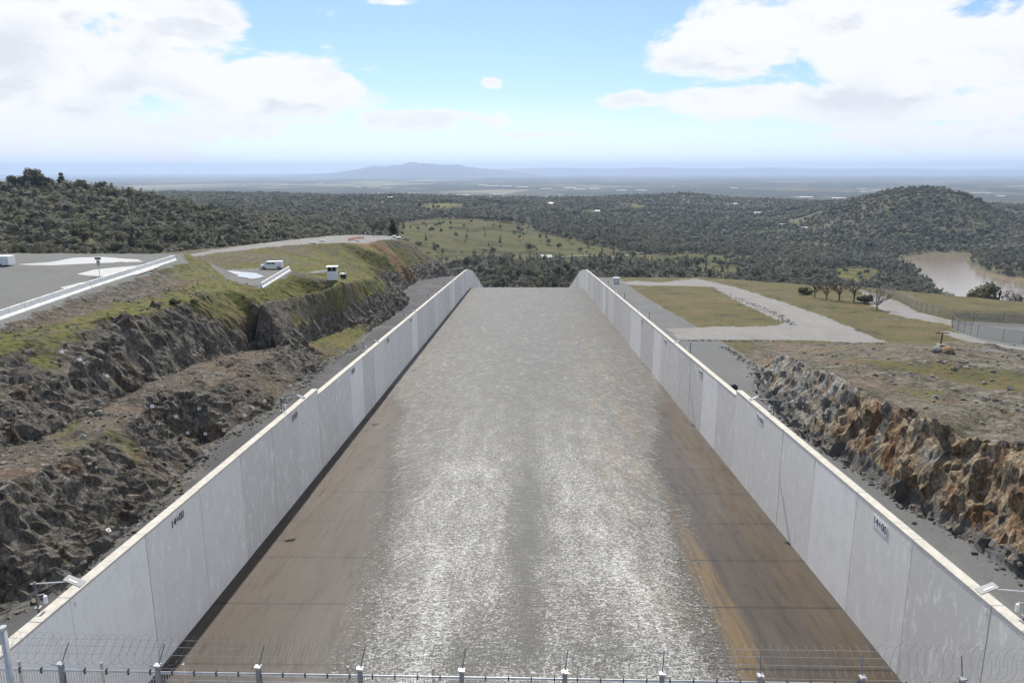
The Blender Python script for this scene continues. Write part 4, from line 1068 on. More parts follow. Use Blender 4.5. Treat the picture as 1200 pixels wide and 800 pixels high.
# ------------------------------------------------------------------ puddles
def puddle(px_poly, zz):
    P_ = [atZ(x, y, zz)[:2] for x, y in px_poly]; P_ = np.array(P_); mn, mx = P_.min(0)-2, P_.max(0)+2
    V, Fc, X, Y = grid_sheet(np.linspace(mn[0], mx[0], 60), np.linspace(mn[1], mx[1], 60), lambda X, Y: X*0+zz)
    cov = inpoly([tuple(p) for p in P_], X, Y).astype(float); cov = blur(cov, 5)
    o = fast_mesh('puddle', V, Fc, M['puddle'], dict(cover=cov)); return tag(o, kind='structure')
puddle([(90, 321), (110, 316), (150, 312), (190, 308), (186, 313), (160, 322), (130, 324), (105, 323)], LZ+.03)
puddle([(70, 337), (95, 331), (125, 328), (112, 335), (90, 343)], LZ+.03)
puddle([(18, 310), (60, 307), (85, 302), (118, 301), (160, 304), (168, 307), (120, 308), (60, 311)], LZ+.03)
puddle([(252, 319), (268, 317), (300, 320), (310, 324), (296, 327), (270, 322)], -22.2)
# ------------------------------------------------------------------ vehicles, booth and small site things
def wheel(parent, x, y, r_=.36, w=.24):
    t = MB(); n = 16
    for k in range(n):
        pass
    t.prism([(r_*math.cos(2*math.pi*k/n), r_*math.sin(2*math.pi*k/n)) for k in range(n)], -w/2, w/2, 1)
    t.v = [(a+x, b+y, c+r_) for a, b, c in t.v]
    o = t.build('wheel', M['rubber'], parent)
    h = MB().prism([(r_*.55*math.cos(2*math.pi*k/10), r_*.55*math.sin(2*math.pi*k/10)) for k in range(10)], -w/2-.015, w/2+.015, 1)
    h.v = [(a+x, b+y, c+r_) for a, b, c in h.v]; h.build('rim', M['steel'], o); return o
g_ = ground(319, 315)
van = empty('van', (g_.x, g_.y, g_.z), 'white work van parked on the paved pad behind the short barrier', 'van', None, rad(6))
prof = [(-2.9, .45), (-2.92, .85), (-2.75, 1.05), (-1.95, 1.2), (-1.35, 1.85), (-1.1, 1.95), (2.5, 2.0), (2.65, 1.9), (2.7, .5), (2.2, .42), (-2.2, .38)]
MB().prism(prof, -.93, .93, 1).build('body', M['white'], van, bevel=.06)
w_ = MB()
for s in (-1, 1):
    yy = s*.945
    for a, b in ((-1.7, -1.0), (-.85, -.1), (.05, .85)):
        q = [(a+(.35 if a < -1.5 else 0), 1.3), (b, 1.3), (b, 1.72), (a+(.5 if a < -1.5 else 0), 1.72)]
        w_.poly([(x_, yy, z_) for x_, z_ in (q if s < 0 else q[::-1])])
w_.build('side_window', M['glass'], van)
MB().poly([(-1.98, -.78, 1.24), (-1.98, .78, 1.24), (-1.42, .7, 1.82), (-1.42, -.7, 1.82)][::-1]).build('windscreen', M['glass'], van)
for sx in (-1.95, 1.8):
    for sy in (-.82, .82): wheel(van, sx, sy)
van.scale = (.9, .9, .9)
for s in (-.65, .65): MB().box((-2.93, s, .8), (.05, .28, .16)).build('headlight', M['panel'], van)
MB().box((-2.93, 0, .52), (.12, 1.7, .16)).build('bumper', M['dark'], van)
g_ = ground(390, 327.5)
bo = empty('guard_booth', (g_.x, g_.y, g_.z), 'small white guard booth with a window band and flat roof', 'booth', None, rad(8))
MB().box((0, 0, .98), (2.1, 2.0, 1.96)).box((-.98, -.93, 2.4), (.14, .14, .9)).box((.98, -.93, 2.4), (.14, .14, .9)).box((-.98, .93, 2.4), (.14, .14, .9)).box((.98, .93, 2.4), (.14, .14, .9)).box((0, -.95, 2.4), (.07, .1, .9)).build('wall', M['white'], bo)
MB().box((0, 0, 2.38), (1.86, 1.78, .84)).build('window', M['glass'], bo)
MB().box((0, 0, 2.93), (2.5, 2.4, .16)).build('roof', M['white'], bo, bevel=.03)
MB().box((1.07, .2, .95), (.05, .85, 1.8)).build('door', M['barrier'], bo)
gn = empty('light_tower', (g_.x+2.3, g_.y+.6, g_.z), 'dark portable generator trailer right beside the white booth', 'generator')
MB().box((0, 0, .75), (1.1, 1.5, .8)).build('housing', M['dark'], gn, bevel=.05)
wheel(gn, 0, -.75, .3, .18); wheel(gn, 0, .75, .3, .18)
MB().tube([(.2, 0, 1.1), (.2, 0, 2.3)], .05).build('mast', M['steel'], gn)
MB().tube([(.5, 0, .5), (1.7, 0, .4)], .04).build('drawbar', M['steel'], gn)
q = ground(402, 325); tk_ = empty('water_tank', tuple(q), 'small white tank on the ground right of the guard booth', 'tank')
MB().tube([(-.7, 0, .55), (-.62, 0, .55), (.62, 0, .55), (.7, 0, .55)], [.3, .5, .5, .3], 12).build('shell', M['white'], tk_, True)
MB().box((-.4, 0, .1), (.12, .8, .2)).box((.4, 0, .1), (.12, .8, .2)).build('cradle', M['steel'], tk_)
qa, qb = ground(364, 320.5), ground(384, 322)
d_ = qb-qa; k_ = empty('low_wall', tuple((qa+qb)/2), 'low white rail beam running to the guard booth from the left', 'rail', None, math.atan2(d_.y, d_.x))
MB().box((0, 0, .55), (d_.length, .16, .42)).build('beam', M['white'], k_)
for t_ in (-.4, 0, .4): MB().box((d_.length*t_, 0, .15), (.14, .14, .45)).build('post', M['steel'], k_)
# trailer at the left edge
q = atZ(6, 311.5, LZ)
tr = empty('storage_trailer', (q[0]-1.0, q[1], LZ), 'white box trailer with a red end standing at the far left of the lot', 'trailer', None, rad(3))
MB().box((0, 0, 1.05), (4.6, 2.1, 1.6)).build('box_body', M['white'], tr, bevel=.04)
MB().box((-1.2, -1.06, 1.05), (1.3, .03, 1.5)).build('red_panel', M['red'], tr)
MB().box((1.1, -1.065, 1.0), (.05, .03, 1.5)).box((1.9, -1.065, 1.0), (.05, .03, 1.5)).build('door_rail', M['steel'], tr)
for sx in (-.6, .6):
    for sy in (-.95, .95): wheel(tr, sx, sy, .32, .2)
# camera post on the lot
q = atZ(117, 323.5, LZ)
cp_ = empty('camera_post', (q[0], q[1], LZ), 'thin grey post carrying two small black cameras on the parking lot', 'camera post')
MB().tube([(0, 0, 0), (0, 0, 2.75)], .045).build('post', M['steel'], cp_)
for s in (-.25, .25): MB().box((s, 0, 2.9), (.34, .42, .3)).build('camera', M['dark'], cp_, bevel=.02)
MB().box((0, 0, 2.2), (.5, .2, .8)).build('equipment_box', M['steel'], cp_)
MB().box((0, 0, 2.72), (.8, .05, .05)).build('cross_arm', M['steel'], cp_)
# far gravel pad things
q = place(428, 276, 305)
p_ = empty('marker_post', tuple(q), 'slim white marker post on the gravel pad', 'post')
MB().tube([(0, 0, 0), (0, 0, 2.6)], .12).build('shaft', M['white'], p_); MB().box((0, 0, 2.65), (.36, .36, .12)).build('cap', M['white'], p_)
q = place(463, 276, 330)
pk = empty('pickup_truck', tuple(q), 'white pickup truck parked at the right end of the gravel pad', 'truck', None, rad(10))
MB().prism([(-2.6, .5), (-2.6, .95), (-1.5, 1.1), (-.9, 1.65), (.4, 1.65), (.6, 1.1), (2.5, 1.1), (2.5, .5)], -.9, .9, 1).build('body', M['white'], pk, bevel=.05)
MB().box((-.3, -.905, 1.35), (1.1, .02, .35)).box((-.3, .905, 1.35), (1.1, .02, .35)).build('side_window', M['glass'], pk)
for sx in (-1.7, 1.6):
    for sy in (-.8, .8): wheel(pk, sx, sy)
first = None
for k in range(9):
    q = place(409+k*2.1, 282, 296+k*1.5)
    if first is None:
        r_ = empty('traffic_barrel', tuple(q), 'orange and white traffic barrel in the row on the gravel pad', 'barrel', 'orange barrels on the gravel pad')
        MB().tube([(0, 0, 0), (0, 0, .1), (0, 0, .95), (0, 0, 1.05)], [.32, .28, .24, .12], 10).build('body', M['orange'], r_, True)
        MB().tube([(0, 0, .35), (0, 0, .5)], .272, 10).build('band', M['white'], r_); first = r_
    else: copy_tree(first).location = q
for k, (px, py) in enumerate([(366, 285.3), (378, 284), (419, 282)]):
    q = place(px, py, 262+16*k)
    r_ = empty('concrete_block', tuple(q), ['leftmost flat white block on the access road', 'second flat white block on the access road', 'small white block beside the orange barrels'][k], 'block')
    MB().box((0, 0, .3), (2.4-.4*k, .9, .6)).build('body', M['barrier'], r_, bevel=.05); MB().box((0, 0, .63), (.3, .1, .08)).build('lifting_lug', M['steel'], r_)
q = place(507, 305, 350)
r_ = empty('street_light', tuple(q), 'white bent street light on the slope behind the red cut', 'street light')
MB().tube([(0, 0, 0), (0, 0, 5.)], .1).build('post', M['white'], r_); MB().tube([(0, 0, 5.), (-1.7, 0, 5.1)], .09).build('arm', M['white'], r_); MB().box((-1.9, 0, 5.05), (.9, .4, .2)).build('lamp_head', M['white'], r_)
# right side cabinet
q = Vector(tuple(atG(722, 332.5)))
r_ = empty('equipment_cabinet', (q.x, q.y, down(q.x, q.y)), 'pale square equipment cabinet at the start of the gravel road', 'cabinet')
MB().box((0, 0, 1.25), (2.2, 1.6, 2.3)).build('housing', M['plaster'], r_, bevel=.04); MB().box((0, 0, 2.46), (2.5, 1.9, .12)).build('roof', M['white'], r_); MB().box((0, 0, .06), (2.6, 2, .12)).build('base_slab', M['coping'], r_)
MB().box((-.1, -.81, 1.2), (.9, .03, 1.9)).build('door', M['white'], r_)
q = atY(846, 446, 103); gz = down(HW+TH+1.1, 103)
r_ = empty('control_box', (HW+TH+1.0, 103, gz), 'small dark control box behind the right wall where it steps up', 'box')
MB().box((0, 0, 1.9), (.9, .8, 1.1)).build('housing', M['dark'], r_, bevel=.03); MB().box((-.3, 0, .7), (.09, .09, 1.4)).box((.3, 0, .7), (.09, .09, 1.4)).build('leg', M['steel'], r_); MB().box((0, 0, 2.55), (.5, .3, .2)).build('antenna_box', M['postgrey'], r_)
# T post on its block
q = ground(1102, 407)
r_ = empty('signal_post', (q.x, q.y, q.z-.1), 'rusty T shaped post on a pale concrete block atop the right rocky ridge', 'post')
MB().box((0, 0, .28), (1.3, 1.1, .62)).build('footing', M['rockgrey'], r_, bevel=.04)
MB().tube([(0, 0, .5), (.08, 0, 2.3)], .11).build('shaft', M['rust'], r_); MB().box((.05, 0, 2.36), (1.9, .14, .14)).build('cross_bar', M['rust'], r_)
# boulders
def boulder(px, py, size, mat, label, sq=.75, bv=None, pos=None, group=None):
    q = pos if pos is not None else ground(px, py)
    bm_v = ICO_V.copy(); V = [tuple(v) for v in bm_v]; Fb = [tuple(f) for f in ICO_F]
    # one subdivision with noise
    mp = {}; NF = []
    def midp(a, b):
        k = (min(a, b), max(a, b))
        if k not in mp:
            m_ = np.array(V[a])+np.array(V[b]); m_ /= np.linalg.norm(m_); mp[k] = len(V); V.append(tuple(m_))
        return mp[k]
    for a, b, c in Fb:
        ab, bc, ca = midp(a, b), midp(b, c), midp(c, a); NF += [(a, ab, ca), (b, bc, ab), (c, ca, bc), (ab, bc, ca)]
    V = np.array(V); sd = random.uniform(0, 50)
    V = V*(1+.35*noise3(V[:, 0]*1.3+sd, V[:, 1]*1.3, V[:, 2]*1.3))[:, None]*np.array([1, random.uniform(.7, 1), sq])*size
    o = mesh_obj('boulder', V, NF, mat); o.location = (q.x, q.y, q.z+size*sq*.3); o.rotation_euler = (random.uniform(-.2, .2), random.uniform(-.2, .2), random.uniform(0, 6))
    return tag(o, label, 'boulder', group)
boulder(106, 487, .42, M['rockgrey'], 'pale boulder lying on the left bench, left one of the pair')
boulder(116.5, 485, .45, M['rockgrey'], 'pale boulder lying on the left bench, right one of the pair')
boulder(1110, 413, .95, M['rockorange'], 'big ochre boulder below the T shaped post')
boulder(1098, 412, .9, M['rockgrey'], 'grey boulder left of the ochre one below the T shaped post')
boulder(97, 513, .35, M['rockgrey'], 'small pale stone at the front of the left gravel bench')
for k in range(70):
    px, py = random.choice([(random.uniform(1040, 1200), random.uniform(402, 440)), (random.uniform(930, 1200), random.uniform(415, 500))])
    q = ground(px, py)
    if q is None or q.y > 170: continue
    boulder(0, 0, random.uniform(.08, .30), random.choice([M['rockgrey']]*9+[M['rockorange']]), 'loose grey or ochre rock scattered on the right rocky ridge', pos=q, group='loose rocks on the right ridge')
for k in range(60):
    px, py = random.choice([(random.uniform(20, 160), random.uniform(410, 500)), (random.uniform(130, 240), random.uniform(335, 350)), (random.uniform(0, 120), random.uniform(525, 560))])
    q = ground(px, py)
    if q is None: continue
    boulder(0, 0, random.uniform(.08, .24), M['rockgrey'], 'loose pale rock lying on the left bank', pos=q, group='loose rocks on the left bank')
# countless small stones: scree, rubble and road edging
def stones(name, label, P_, smin, smax, mat):
    Vs, Fs, n = [], [], 0
    for p in P_:
        s_ = smin+(smax-smin)*random.random()**3
        v = ICO_V*(1+.3*rng.normal(size=(12, 1)))*s_*np.array([1, random.uniform(.6, 1), .6])
        a = random.uniform(0, 6.28); v = np.stack([v[:, 0]*math.cos(a)-v[:, 1]*math.sin(a), v[:, 0]*math.sin(a)+v[:, 1]*math.cos(a), v[:, 2]], -1)+np.array(p)+[0, 0, s_*.2]
        Vs.append(v); Fs.append(ICO_F+n); n += 12
    o = fast_mesh(name, np.concatenate(Vs), np.concatenate(Fs), mat, smooth=False); o['kind'] = 'stuff'; o['label'] = label
def surf(bv, x, y):
    h = bv.ray_cast(Vector((x, y, 300)), Vector((0, 0, -1))); return tuple(h[0]) if h[0] is not None else None
def along_px(pp, w, n, bv):
    G_ = [ground(*q) for q in pp]; out = []
    for _ in range(n):
        k = random.randrange(len(G_)-1); t = random.random(); q = G_[k].lerp(G_[k+1], t)
        p = surf(bv, q.x+random.gauss(0, w), q.y+random.gauss(0, w))
        if p: out.append(p)
    return out
M['stone'] = simple('grey_stones', (.17, .165, .15), .9, vary=.45, scale=.9); M['stoned'] = simple('brown_grey_stones', (.13, .12, .10), .9, vary=.5, scale=.9)
stones('road_edge_stones', 'row of grey stones edging the gravel road on the right', along_px([(838, 340), (880, 356), (912, 370), (925, 381)], .9, 420, bvhSR)+along_px([(795, 399), (900, 400), (1035, 403)], .35, 260, bvhSR), .08, .35, M['stone'])
pr_ = []
for _ in range(5200):
    x_, y_ = random.uniform(41, 92), random.uniform(62, 132)
    if fbm(x_*.11, y_*.11, 31., 3) < .02+.25*random.random(): continue
    p = surf(bvhSR, x_, y_)
    if p: pr_.append(p)
stones('ridge_rubble', 'grey rubble strewn over the right rocky ridge', pr_, .06, .42, M['stone'])
pr_ = []
for _ in range(5200):
    x_, y_ = random.uniform(-60, -38), random.uniform(45, 150)
    if fbm(x_*.15, y_*.1, 41., 3) < -.05+.25*random.random(): continue
    p = surf(bvhSL, x_, y_)
    if p: pr_.append(p)
stones('bank_rubble', 'brown grey rubble lying on the benches of the left bank', pr_, .04, .26, M['stoned'])
pr_ = []
for bv, tl, sg in ((bvhSL, toe+toe2[1:], 1), (bvhSR, toeR, -1)):
    tt = sorted([t[:2] for t in tl], key=lambda q: q[1]); ty = [q[1] for q in tt]; tx = [q[0] for q in tt]
    for _ in range(900):
        y_ = random.uniform(38, 150); x_ = float(np.interp(y_, ty, tx))+sg*abs(random.gauss(0, .7))-sg*.3
        p = surf(bv, x_, y_)
        if p: pr_.append(p)
stones('toe_scree', 'fallen stones along the foot of both rock cuts', pr_, .04, .30, M['stoned'])
# anchor plates
first = None
for px, py in [(72, 413), (93, 422), (125, 441), (178, 476), (206, 488), (233, 479), (220, 507), (241, 508), (263, 504), (296, 478), (286, 487), (126, 622), (310, 470), (340, 452)]:
    d = Vector(ray(px, py)).normalized(); h = bvhSL.ray_cast(Vector((0, 0, 0)), d)
    if h[0] is None: continue
    if first is None:
        r_ = empty('anchor_plate', (0, 0, 0), 'small pale square anchor plate bolted to the dark left rock face', 'anchor plate', 'anchor plates on the left rock face')
        MB().box((0, 0, .05), (.36, .36, .06)).build('plate', M['white'], r_); MB().tube([(0, 0, .05), (0, 0, .22)], .05, 6).build('bolt', M['steel'], r_); first = r_
    else: r_ = copy_tree(first)
    n_v = h[1] if h[1].dot(d) < 0 else -h[1]; n_v = (n_v*.5-d*.6).normalized()
    r_.location = h[0]+n_v*.1; r_.rotation_euler = n_v.to_track_quat('Z', 'Y').to_euler()
# ------------------------------------------------------------------ right yard fences
def site_fence(name, P_, H, label, step=3.):
    P_ = dens([np.array(p) for p in P_], step); r_ = empty(name, tuple(P_[0]), label, 'fence'); o0 = np.array(P_[0])
    for k, p in enumerate(P_):
        q = np.array(p)-o0; MB().tube([q-np.array([0, 0, .2]), q+np.array([0, 0, H+.05])], .05, 5).build('post', M['postgrey'], r_)
        if k: 
            a, b = np.array(P_[k-1])-o0, q; L = np.linalg.norm(b-a)
            me = bpy.data.meshes.new('mesh_panel'); me.from_pydata([tuple(a), tuple(b), tuple(b+[0, 0, H]), tuple(a+[0, 0, H])], [], [(0, 1, 2, 3)])
            uv_ = me.uv_layers.new(name='UVMap')
            for i_, u in enumerate([(0, 0), (L, 0), (L, H), (0, H)]): uv_.data[i_].uv = u
            me.materials.append(M['chain']); ob = bpy.data.objects.new('mesh_panel', me); C.objects.link(ob); ob.parent = r_
    t = MB()
    for a, b in zip(P_[:-1], P_[1:]): t.tube([np.array(a)-o0+[0, 0, H], np.array(b)-o0+[0, 0, H]], .03, 4, False)
    t.build('top_rail', M['postgrey'], r_)
    return r_
def gpath(pp): return [tuple(ground(*q)) for q in pp]
site_fence('yard_fence', gpath([(1116, 384), (1122, 388), (1145, 395), (1175, 400), (1199, 403), (1215, 404)]), 2.7, 'grey chain link fence around the front of the yard on the right')
site_fence('yard_back_fence', gpath([(1116, 384), (1115, 379), (1140, 380), (1170, 381), (1200, 382), (1220, 383)]), 2.7, 'grey chain link fence along the back of the yard on the right')
site_fence('road_fence', gpath([(1032, 341), (1050, 350), (1068, 361), (1085, 367), (1100, 371), (1116, 374), (1145, 376), (1175, 377), (1215, 378)]), 2.7, 'long chain link fence along the far side of the curved road')
# ------------------------------------------------------------------ security fence with razor wire at the bottom
dk = MB().box((0, 15.5, -17.75), (76, 9.2, .6)); o = dk.build('bridge_deck', M['coping']); tag(o, kind='structure')
FA, FB = Vector(tuple(atY(0, 784, 19.9))), Vector(tuple(atY(900, 799.5, 19.35)))
fdir = (FB-FA).normalized(); z_rail = (FA.z+FB.z)/2; fdir.z = 0
def fpt(px):  # fence line at a pixel column
    d = ray(px, 790); n_ = Vector((-fdir.y, fdir.x, 0)); t_ = (n_.dot(FA))/(n_.x*d[0]+n_.y*d[1]); return Vector((d[0]*t_, d[1]*t_, z_rail))
sf = empty('security_fence', (FA.x, FA.y, -17.45), 'grey fence with Y arm posts and a razor wire coil along the bottom edge', 'fence')
OO = Vector((FA.x, FA.y, -17.45)); ZR = z_rail-OO.z
zl, zr_ = FA.z, FB.z
def lz(p):  # rail height follows the deck's slight fall
    t_ = (p.x-FA.x)/(FB.x-FA.x); return zl+(zr_-zl)*t_
posts = [72, 185, 302, 421, 540, 661, 775, 890, 1010, 1128]
pp_ = [fpt(px+1) for px in posts]; pp_ = [pp_[0]-(pp_[1]-pp_[0])]+pp_+[pp_[-1]+(pp_[-1]-pp_[-2])]
for p in pp_:
    q = p-OO; zt = lz(p)-OO.z+.22
    po = MB().box((q.x, q.y, zt/2), (.13, .11, zt)).build('post', M['postgrey'], sf)
    MB().tube([(q.x, q.y, zt-.05), (q.x+.10, q.y+.36, zt+.50)], .018, 5).tube([(q.x, q.y, zt-.05), (q.x-.06, q.y-.30, zt+.20)], .018, 5).build('arm', M['postgrey'], po)
    MB().box((q.x, q.y, zt+.02), (.19, .17, .05)).build('post_cap', M['steel'], po)
a, b = pp_[0], pp_[-1]
def along(t_, dz=0., dy=0.):
    p = a+(b-a)*t_; return (p.x-OO.x, p.y-OO.y+dy, lz(p)-OO.z+dz)
MB().tube([along(0), along(1)], .033, 8).build('top_rail', M['steel'], sf)
for k in range(48):
    c_ = along((k+.5)/48); MB().box((c_[0], c_[1], c_[2]), (.03, .09, .17)).build('clamp', M['dark'], sf)
for k in range(len(pp_)-1):
    t0, t1 = k/(len(pp_)-1), (k+1)/(len(pp_)-1); w_ = MB(); n = 36
    for j in range(n):
        c0 = along(t0+(t1-t0)*(j+.5)/n, -.02, .05); w_.box((c0[0], c0[1], c0[2]-1.2), (.014, .012, 2.4))
    for j in range(12):
        c0, c1 = along(t0, -.1-.19*j, .05), along(t1, -.1-.19*j, .05); w_.tube([c0, c1], .006, 3, False)
    w_.build('mesh_panel', M['steel'], sf)
for dz, dy in ((.42, .22), (.62, .32), (.80, .40), (.10, .05)):
    MB().tube([along(0, dz, dy), along(1, dz, dy)], .006, 4, False).build('barbed_wire', M['steel'], sf)
cm = MB(); pts_ = []; nl = 128; R0 = .43
for k in range(nl*14):
    t_ = k/(nl*14); ang = 2*math.pi*k/14; rr0 = R0*(1+.04*math.sin(k*.013)+.05*math.sin(k*.11))
    c_ = along(t_, .55, .28); pts_.append((c_[0]+.10*math.sin(ang+.6)+.03*math.sin(k*.05), c_[1]+rr0*math.cos(ang), c_[2]+rr0*math.sin(ang)+.02*math.sin(k*.021)))
cm.tube(pts_, .0038, 4, False).build('razor_coil', M['postgrey'], sf)
for px in (16, 113, 210, 405, 506):
    p = fpt(px); q = p-OO; MB().tube([(q.x, q.y+.3, 0), (q.x, q.y+.3, lz(p)-OO.z+.08)], .045, 6).build('stay_post', M['wood'], sf)
# tall pole at the left edge
q = atY(3, 736, 17.5); r_ = empty('camera_mast', (q[0], q[1], -17.45), 'pale grey mast standing at the lower left corner of the picture', 'mast')
MB().tube([(0, 0, 0), (0, 0, q[2]+17.45)], .085, 12).build('shaft', M['steel'], r_, True); MB().tube([(0, 0, q[2]+17.42), (0, 0, q[2]+17.5)], .1, 12).build('cap', M['steel'], r_); MB().box((0, 0, .04), (.4, .4, .08)).build('base_plate', M['steel'], r_)
# ------------------------------------------------------------------ pylons and valley buildings
def pylon(px, py, Y, H, label):
    q = place(px, py, Y); r_ = empty('lattice_pylon', tuple(q), label, 'pylon', None, .3)
    W = H*.11; t = MB(); lv = [0, .25, .45, .6, .72, .82, 1.]; wd = lambda f: W*(1-f)**.8+.35
    cs = [(-1, -1), (1, -1), (1, 1), (-1, 1)]
    for s in cs: t.tube([(s[0]*wd(f), s[1]*wd(f), H*f) for f in lv], .16, 4)
    for f0, f1 in zip(lv[:-1], lv[1:]):
        for k in range(4):
            a_, b_ = cs[k], cs[(k+1) % 4]
            t.tube([(a_[0]*wd(f0), a_[1]*wd(f0), H*f0), (b_[0]*wd(f1), b_[1]*wd(f1), H*f1)], .09, 3, False)
            t.tube([(b_[0]*wd(f0), b_[1]*wd(f0), H*f0), (a_[0]*wd(f1), a_[1]*wd(f1), H*f1)], .09, 3, False)
    t.build('tower', M['steel'], r_)
    for f in (.70, .82, .94): MB().tube([(-H*.14, 0, H*f), (0, 0, H*f+.6), (H*.14, 0, H*f)], .16, 4).build('cross_arm', M['steel'], r_)
    for f in (.70, .82, .94):
        for s in (-1, 1): MB().tube([(s*H*.135, 0, H*f), (s*H*.135, 0, H*f-1.8)], .12, 5).build('insulator', M['plaster'], r_)
pylon(604, 268, 1230, 27, 'left lattice power pylon on the grassy ridge beyond the chute')
pylon(620, 272, 1190, 26, 'right lattice power pylon on the grassy ridge beyond the chute')
pylon(1001, 305, 1080, 24, 'pale lattice pylon in the wood above the grassy knoll, left one')
pylon(1009, 303, 1100, 25, 'pale lattice pylon in the wood above the grassy knoll, right one')
def house(px, py, big=False, label=None, i=0):
    h = hitF(px, py)
    if h is None: return
    q = Vector((h.x, h.y, float(far_z(h.x, h.y)))); d = h.length; s = 1.
    L, W, H = (random.uniform(50, 110), random.uniform(25, 45), 8.) if big else (random.uniform(12, 20), random.uniform(8, 11), 3.4)
    k = d/6000 if big else 1; L *= max(1, min(k, 1.6)) if big else 1
    r_ = empty('warehouse' if big else 'house', tuple(q), label, 'warehouse' if big else 'house', None, random.uniform(-.35, .35))
    up = 0 if big else 2.5
    MB().box((0, 0, (H+up)/2-1), (L, W, H+up+2)).build('wall', M['plaster'], r_)
    m_ = random.choice([M['roof'], M['white'], M['roofd']]) if not big else M['white']; rh = 2.2 if big else 2.6
    MB().prism([(-W/2-.5, H+up), (W/2+.5, H+up), (0, H+up+rh)], -L/2-.5, L/2+.5, 0).build('roof', m_, r_)
    wn = MB()
    for t_ in (-.3, 0, .3): wn.box((L*t_, -W/2-.03, H*.5+up), (L*.12, .08, 1.2))
    wn.build('window', M['glass'], r_); return r_
hs = [(574, 233, 'far house roof among trees, left of the ridge town'), (590, 231, 'far house in the trees above the yellow slope'), (602, 234, 'far house with pale roof right of the yellow slope'), (645, 241, 'single pale house in the middle wood'), (700, 250, 'pale house beside the light green clearing'),
      (860, 241, 'pale house on the far crest left of the round hill'), (888, 252, 'white house in the wood left of the round hill'), (893, 263, 'white house in the clearing left of the round hill'), (902, 262, 'small house right of the clearing house'), (917, 266, 'low house on the bare patch left of the round hill'), (942, 270, 'pale house near the foot of the round hill'),
      (640, 307, 'lone pale shed in the dark valley beyond the chute'), (458, 234, 'far pale house above the left pad trees'), (445, 240, 'far house in yellowish ground above the pad trees'), (800, 236, 'far house on the middle crest'), (835, 233, 'second far house on the middle crest'), (180, 237, 'pale house behind the left hill shoulder'), (205, 240, 'second pale house behind the left hill shoulder'), (222, 238, 'third pale house behind the left hill shoulder')]
for i_, (px, py, lb) in enumerate(hs): house(px, py, False, lb, i_)
bg = [(375, 215, 'leftmost far white warehouse on the plain'), (566, 217.5, 'long white warehouse left of the far town centre'), (578, 218.5, 'white warehouse in the far town, left cluster'), (594, 219, 'white warehouse in the middle of the left town cluster'), (612, 220, 'white warehouse just past the left town cluster'), (640, 222, 'white warehouse left of centre on the far plain'), (668, 221, 'broad white warehouse near the far town centre'), (680, 222.5, 'white warehouse in the far town centre'), (696, 222, 'white warehouse right of the far town centre'), (728, 224, 'small white warehouse on the right of the far town'), (752, 224, 'white warehouse at the right end of the far town'), (944, 232.5, 'white warehouse left of the round hill'), (982, 233.5, 'bright white warehouse beside the round hill'), (1150, 227, 'white warehouse right of the round hill'), (1172, 231, 'pale warehouse right of the round hill near the edge'), (860, 221, 'far white shed above the middle crest'), (1010, 222, 'far white shed left of the round hill top')]
for i_, (px, py, lb) in enumerate(bg): house(px, py, True, lb, i_)
# ------------------------------------------------------------------ haze
hz = MB().box((0, 24000-400, (290-402)/2), (110000, 54000, 692)); o = hz.build('haze', None); o['kind'] = 'stuff'; o['label'] = 'pale blue haze lying over the whole valley'
m = bpy.data.materials.new('haze_air'); m.use_nodes = True; nt = m.node_tree; nt.nodes.clear()
out = nt.nodes.new('ShaderNodeOutputMaterial'); pv = nt.nodes.new('ShaderNodeVolumePrincipled'); pv.inputs['Density'].default_value = 5.0e-5; pv.inputs['Color'].default_value = (.58, .74, 1., 1); pv.inputs['Anisotropy'].default_value = .2
nt.links.new(pv.outputs[0], out.inputs['Volume']); o.data.materials.append(m)
# ------------------------------------------------------------------ light, sky, clouds
SAZ, SEL = rad(-7), rad(47)     # sun ahead and to the left
sd = Vector((math.sin(SAZ)*math.cos(SEL), math.cos(SAZ)*math.cos(SEL), math.sin(SEL)))
L = bpy.data.lights.new('sun', 'SUN'); L.energy = 3.1; L.angle = rad(1.); L.color = (1., .93, .82)
lo = bpy.data.objects.new('sun', L); C.objects.link(lo); lo.rotation_euler = sd.to_track_quat('Z', 'Y').to_euler()
sc = bpy.context.scene
W = bpy.data.worlds.new('World'); sc.world = W; W.use_nodes = True; nt = W.node_tree; T = NT(nt); bgn = nt.nodes['Background']
sky = T.n('ShaderNodeTexSky', sky_type='NISHITA'); sky.sun_disc = False; sky.sun_elevation = SEL; sky.sun_rotation = SAZ; sky.altitude = 250; sky.air_density = 1.; sky.dust_density = .6; sky.ozone_density = 1.5
tc = T.n('ShaderNodeTexCoord'); x, y, z = T.sep(tc.outputs['Generated'])
azn = T.math('ARCTAN2', x, y); eln = T.math('ARCSINE', z)
zz = T.math('ADD', T.math('MAXIMUM', z, 0.), .10)
cb = T.n('ShaderNodeCombineXYZ'); T.put(cb.inputs[0], T.math('DIVIDE', x, zz)); T.put(cb.inputs[1], T.math('DIVIDE', y, zz)); cb.inputs[2].default_value = 3.1
cb2 = T.n('ShaderNodeCombineXYZ'); T.put(cb2.inputs[0], azn); T.put(cb2.inputs[1], T.math('MULTIPLY', eln, 2.1)); cb2.inputs[2].default_value = .4
nA = T.noise(cb2.outputs[0], 8.5, 13, .60, .35)
nB = T.noise(cb.outputs[0], .9, 6, .55)
nd = T.math('ADD', T.math('MULTIPLY', nA, .75), T.math('MULTIPLY', nB, .25))
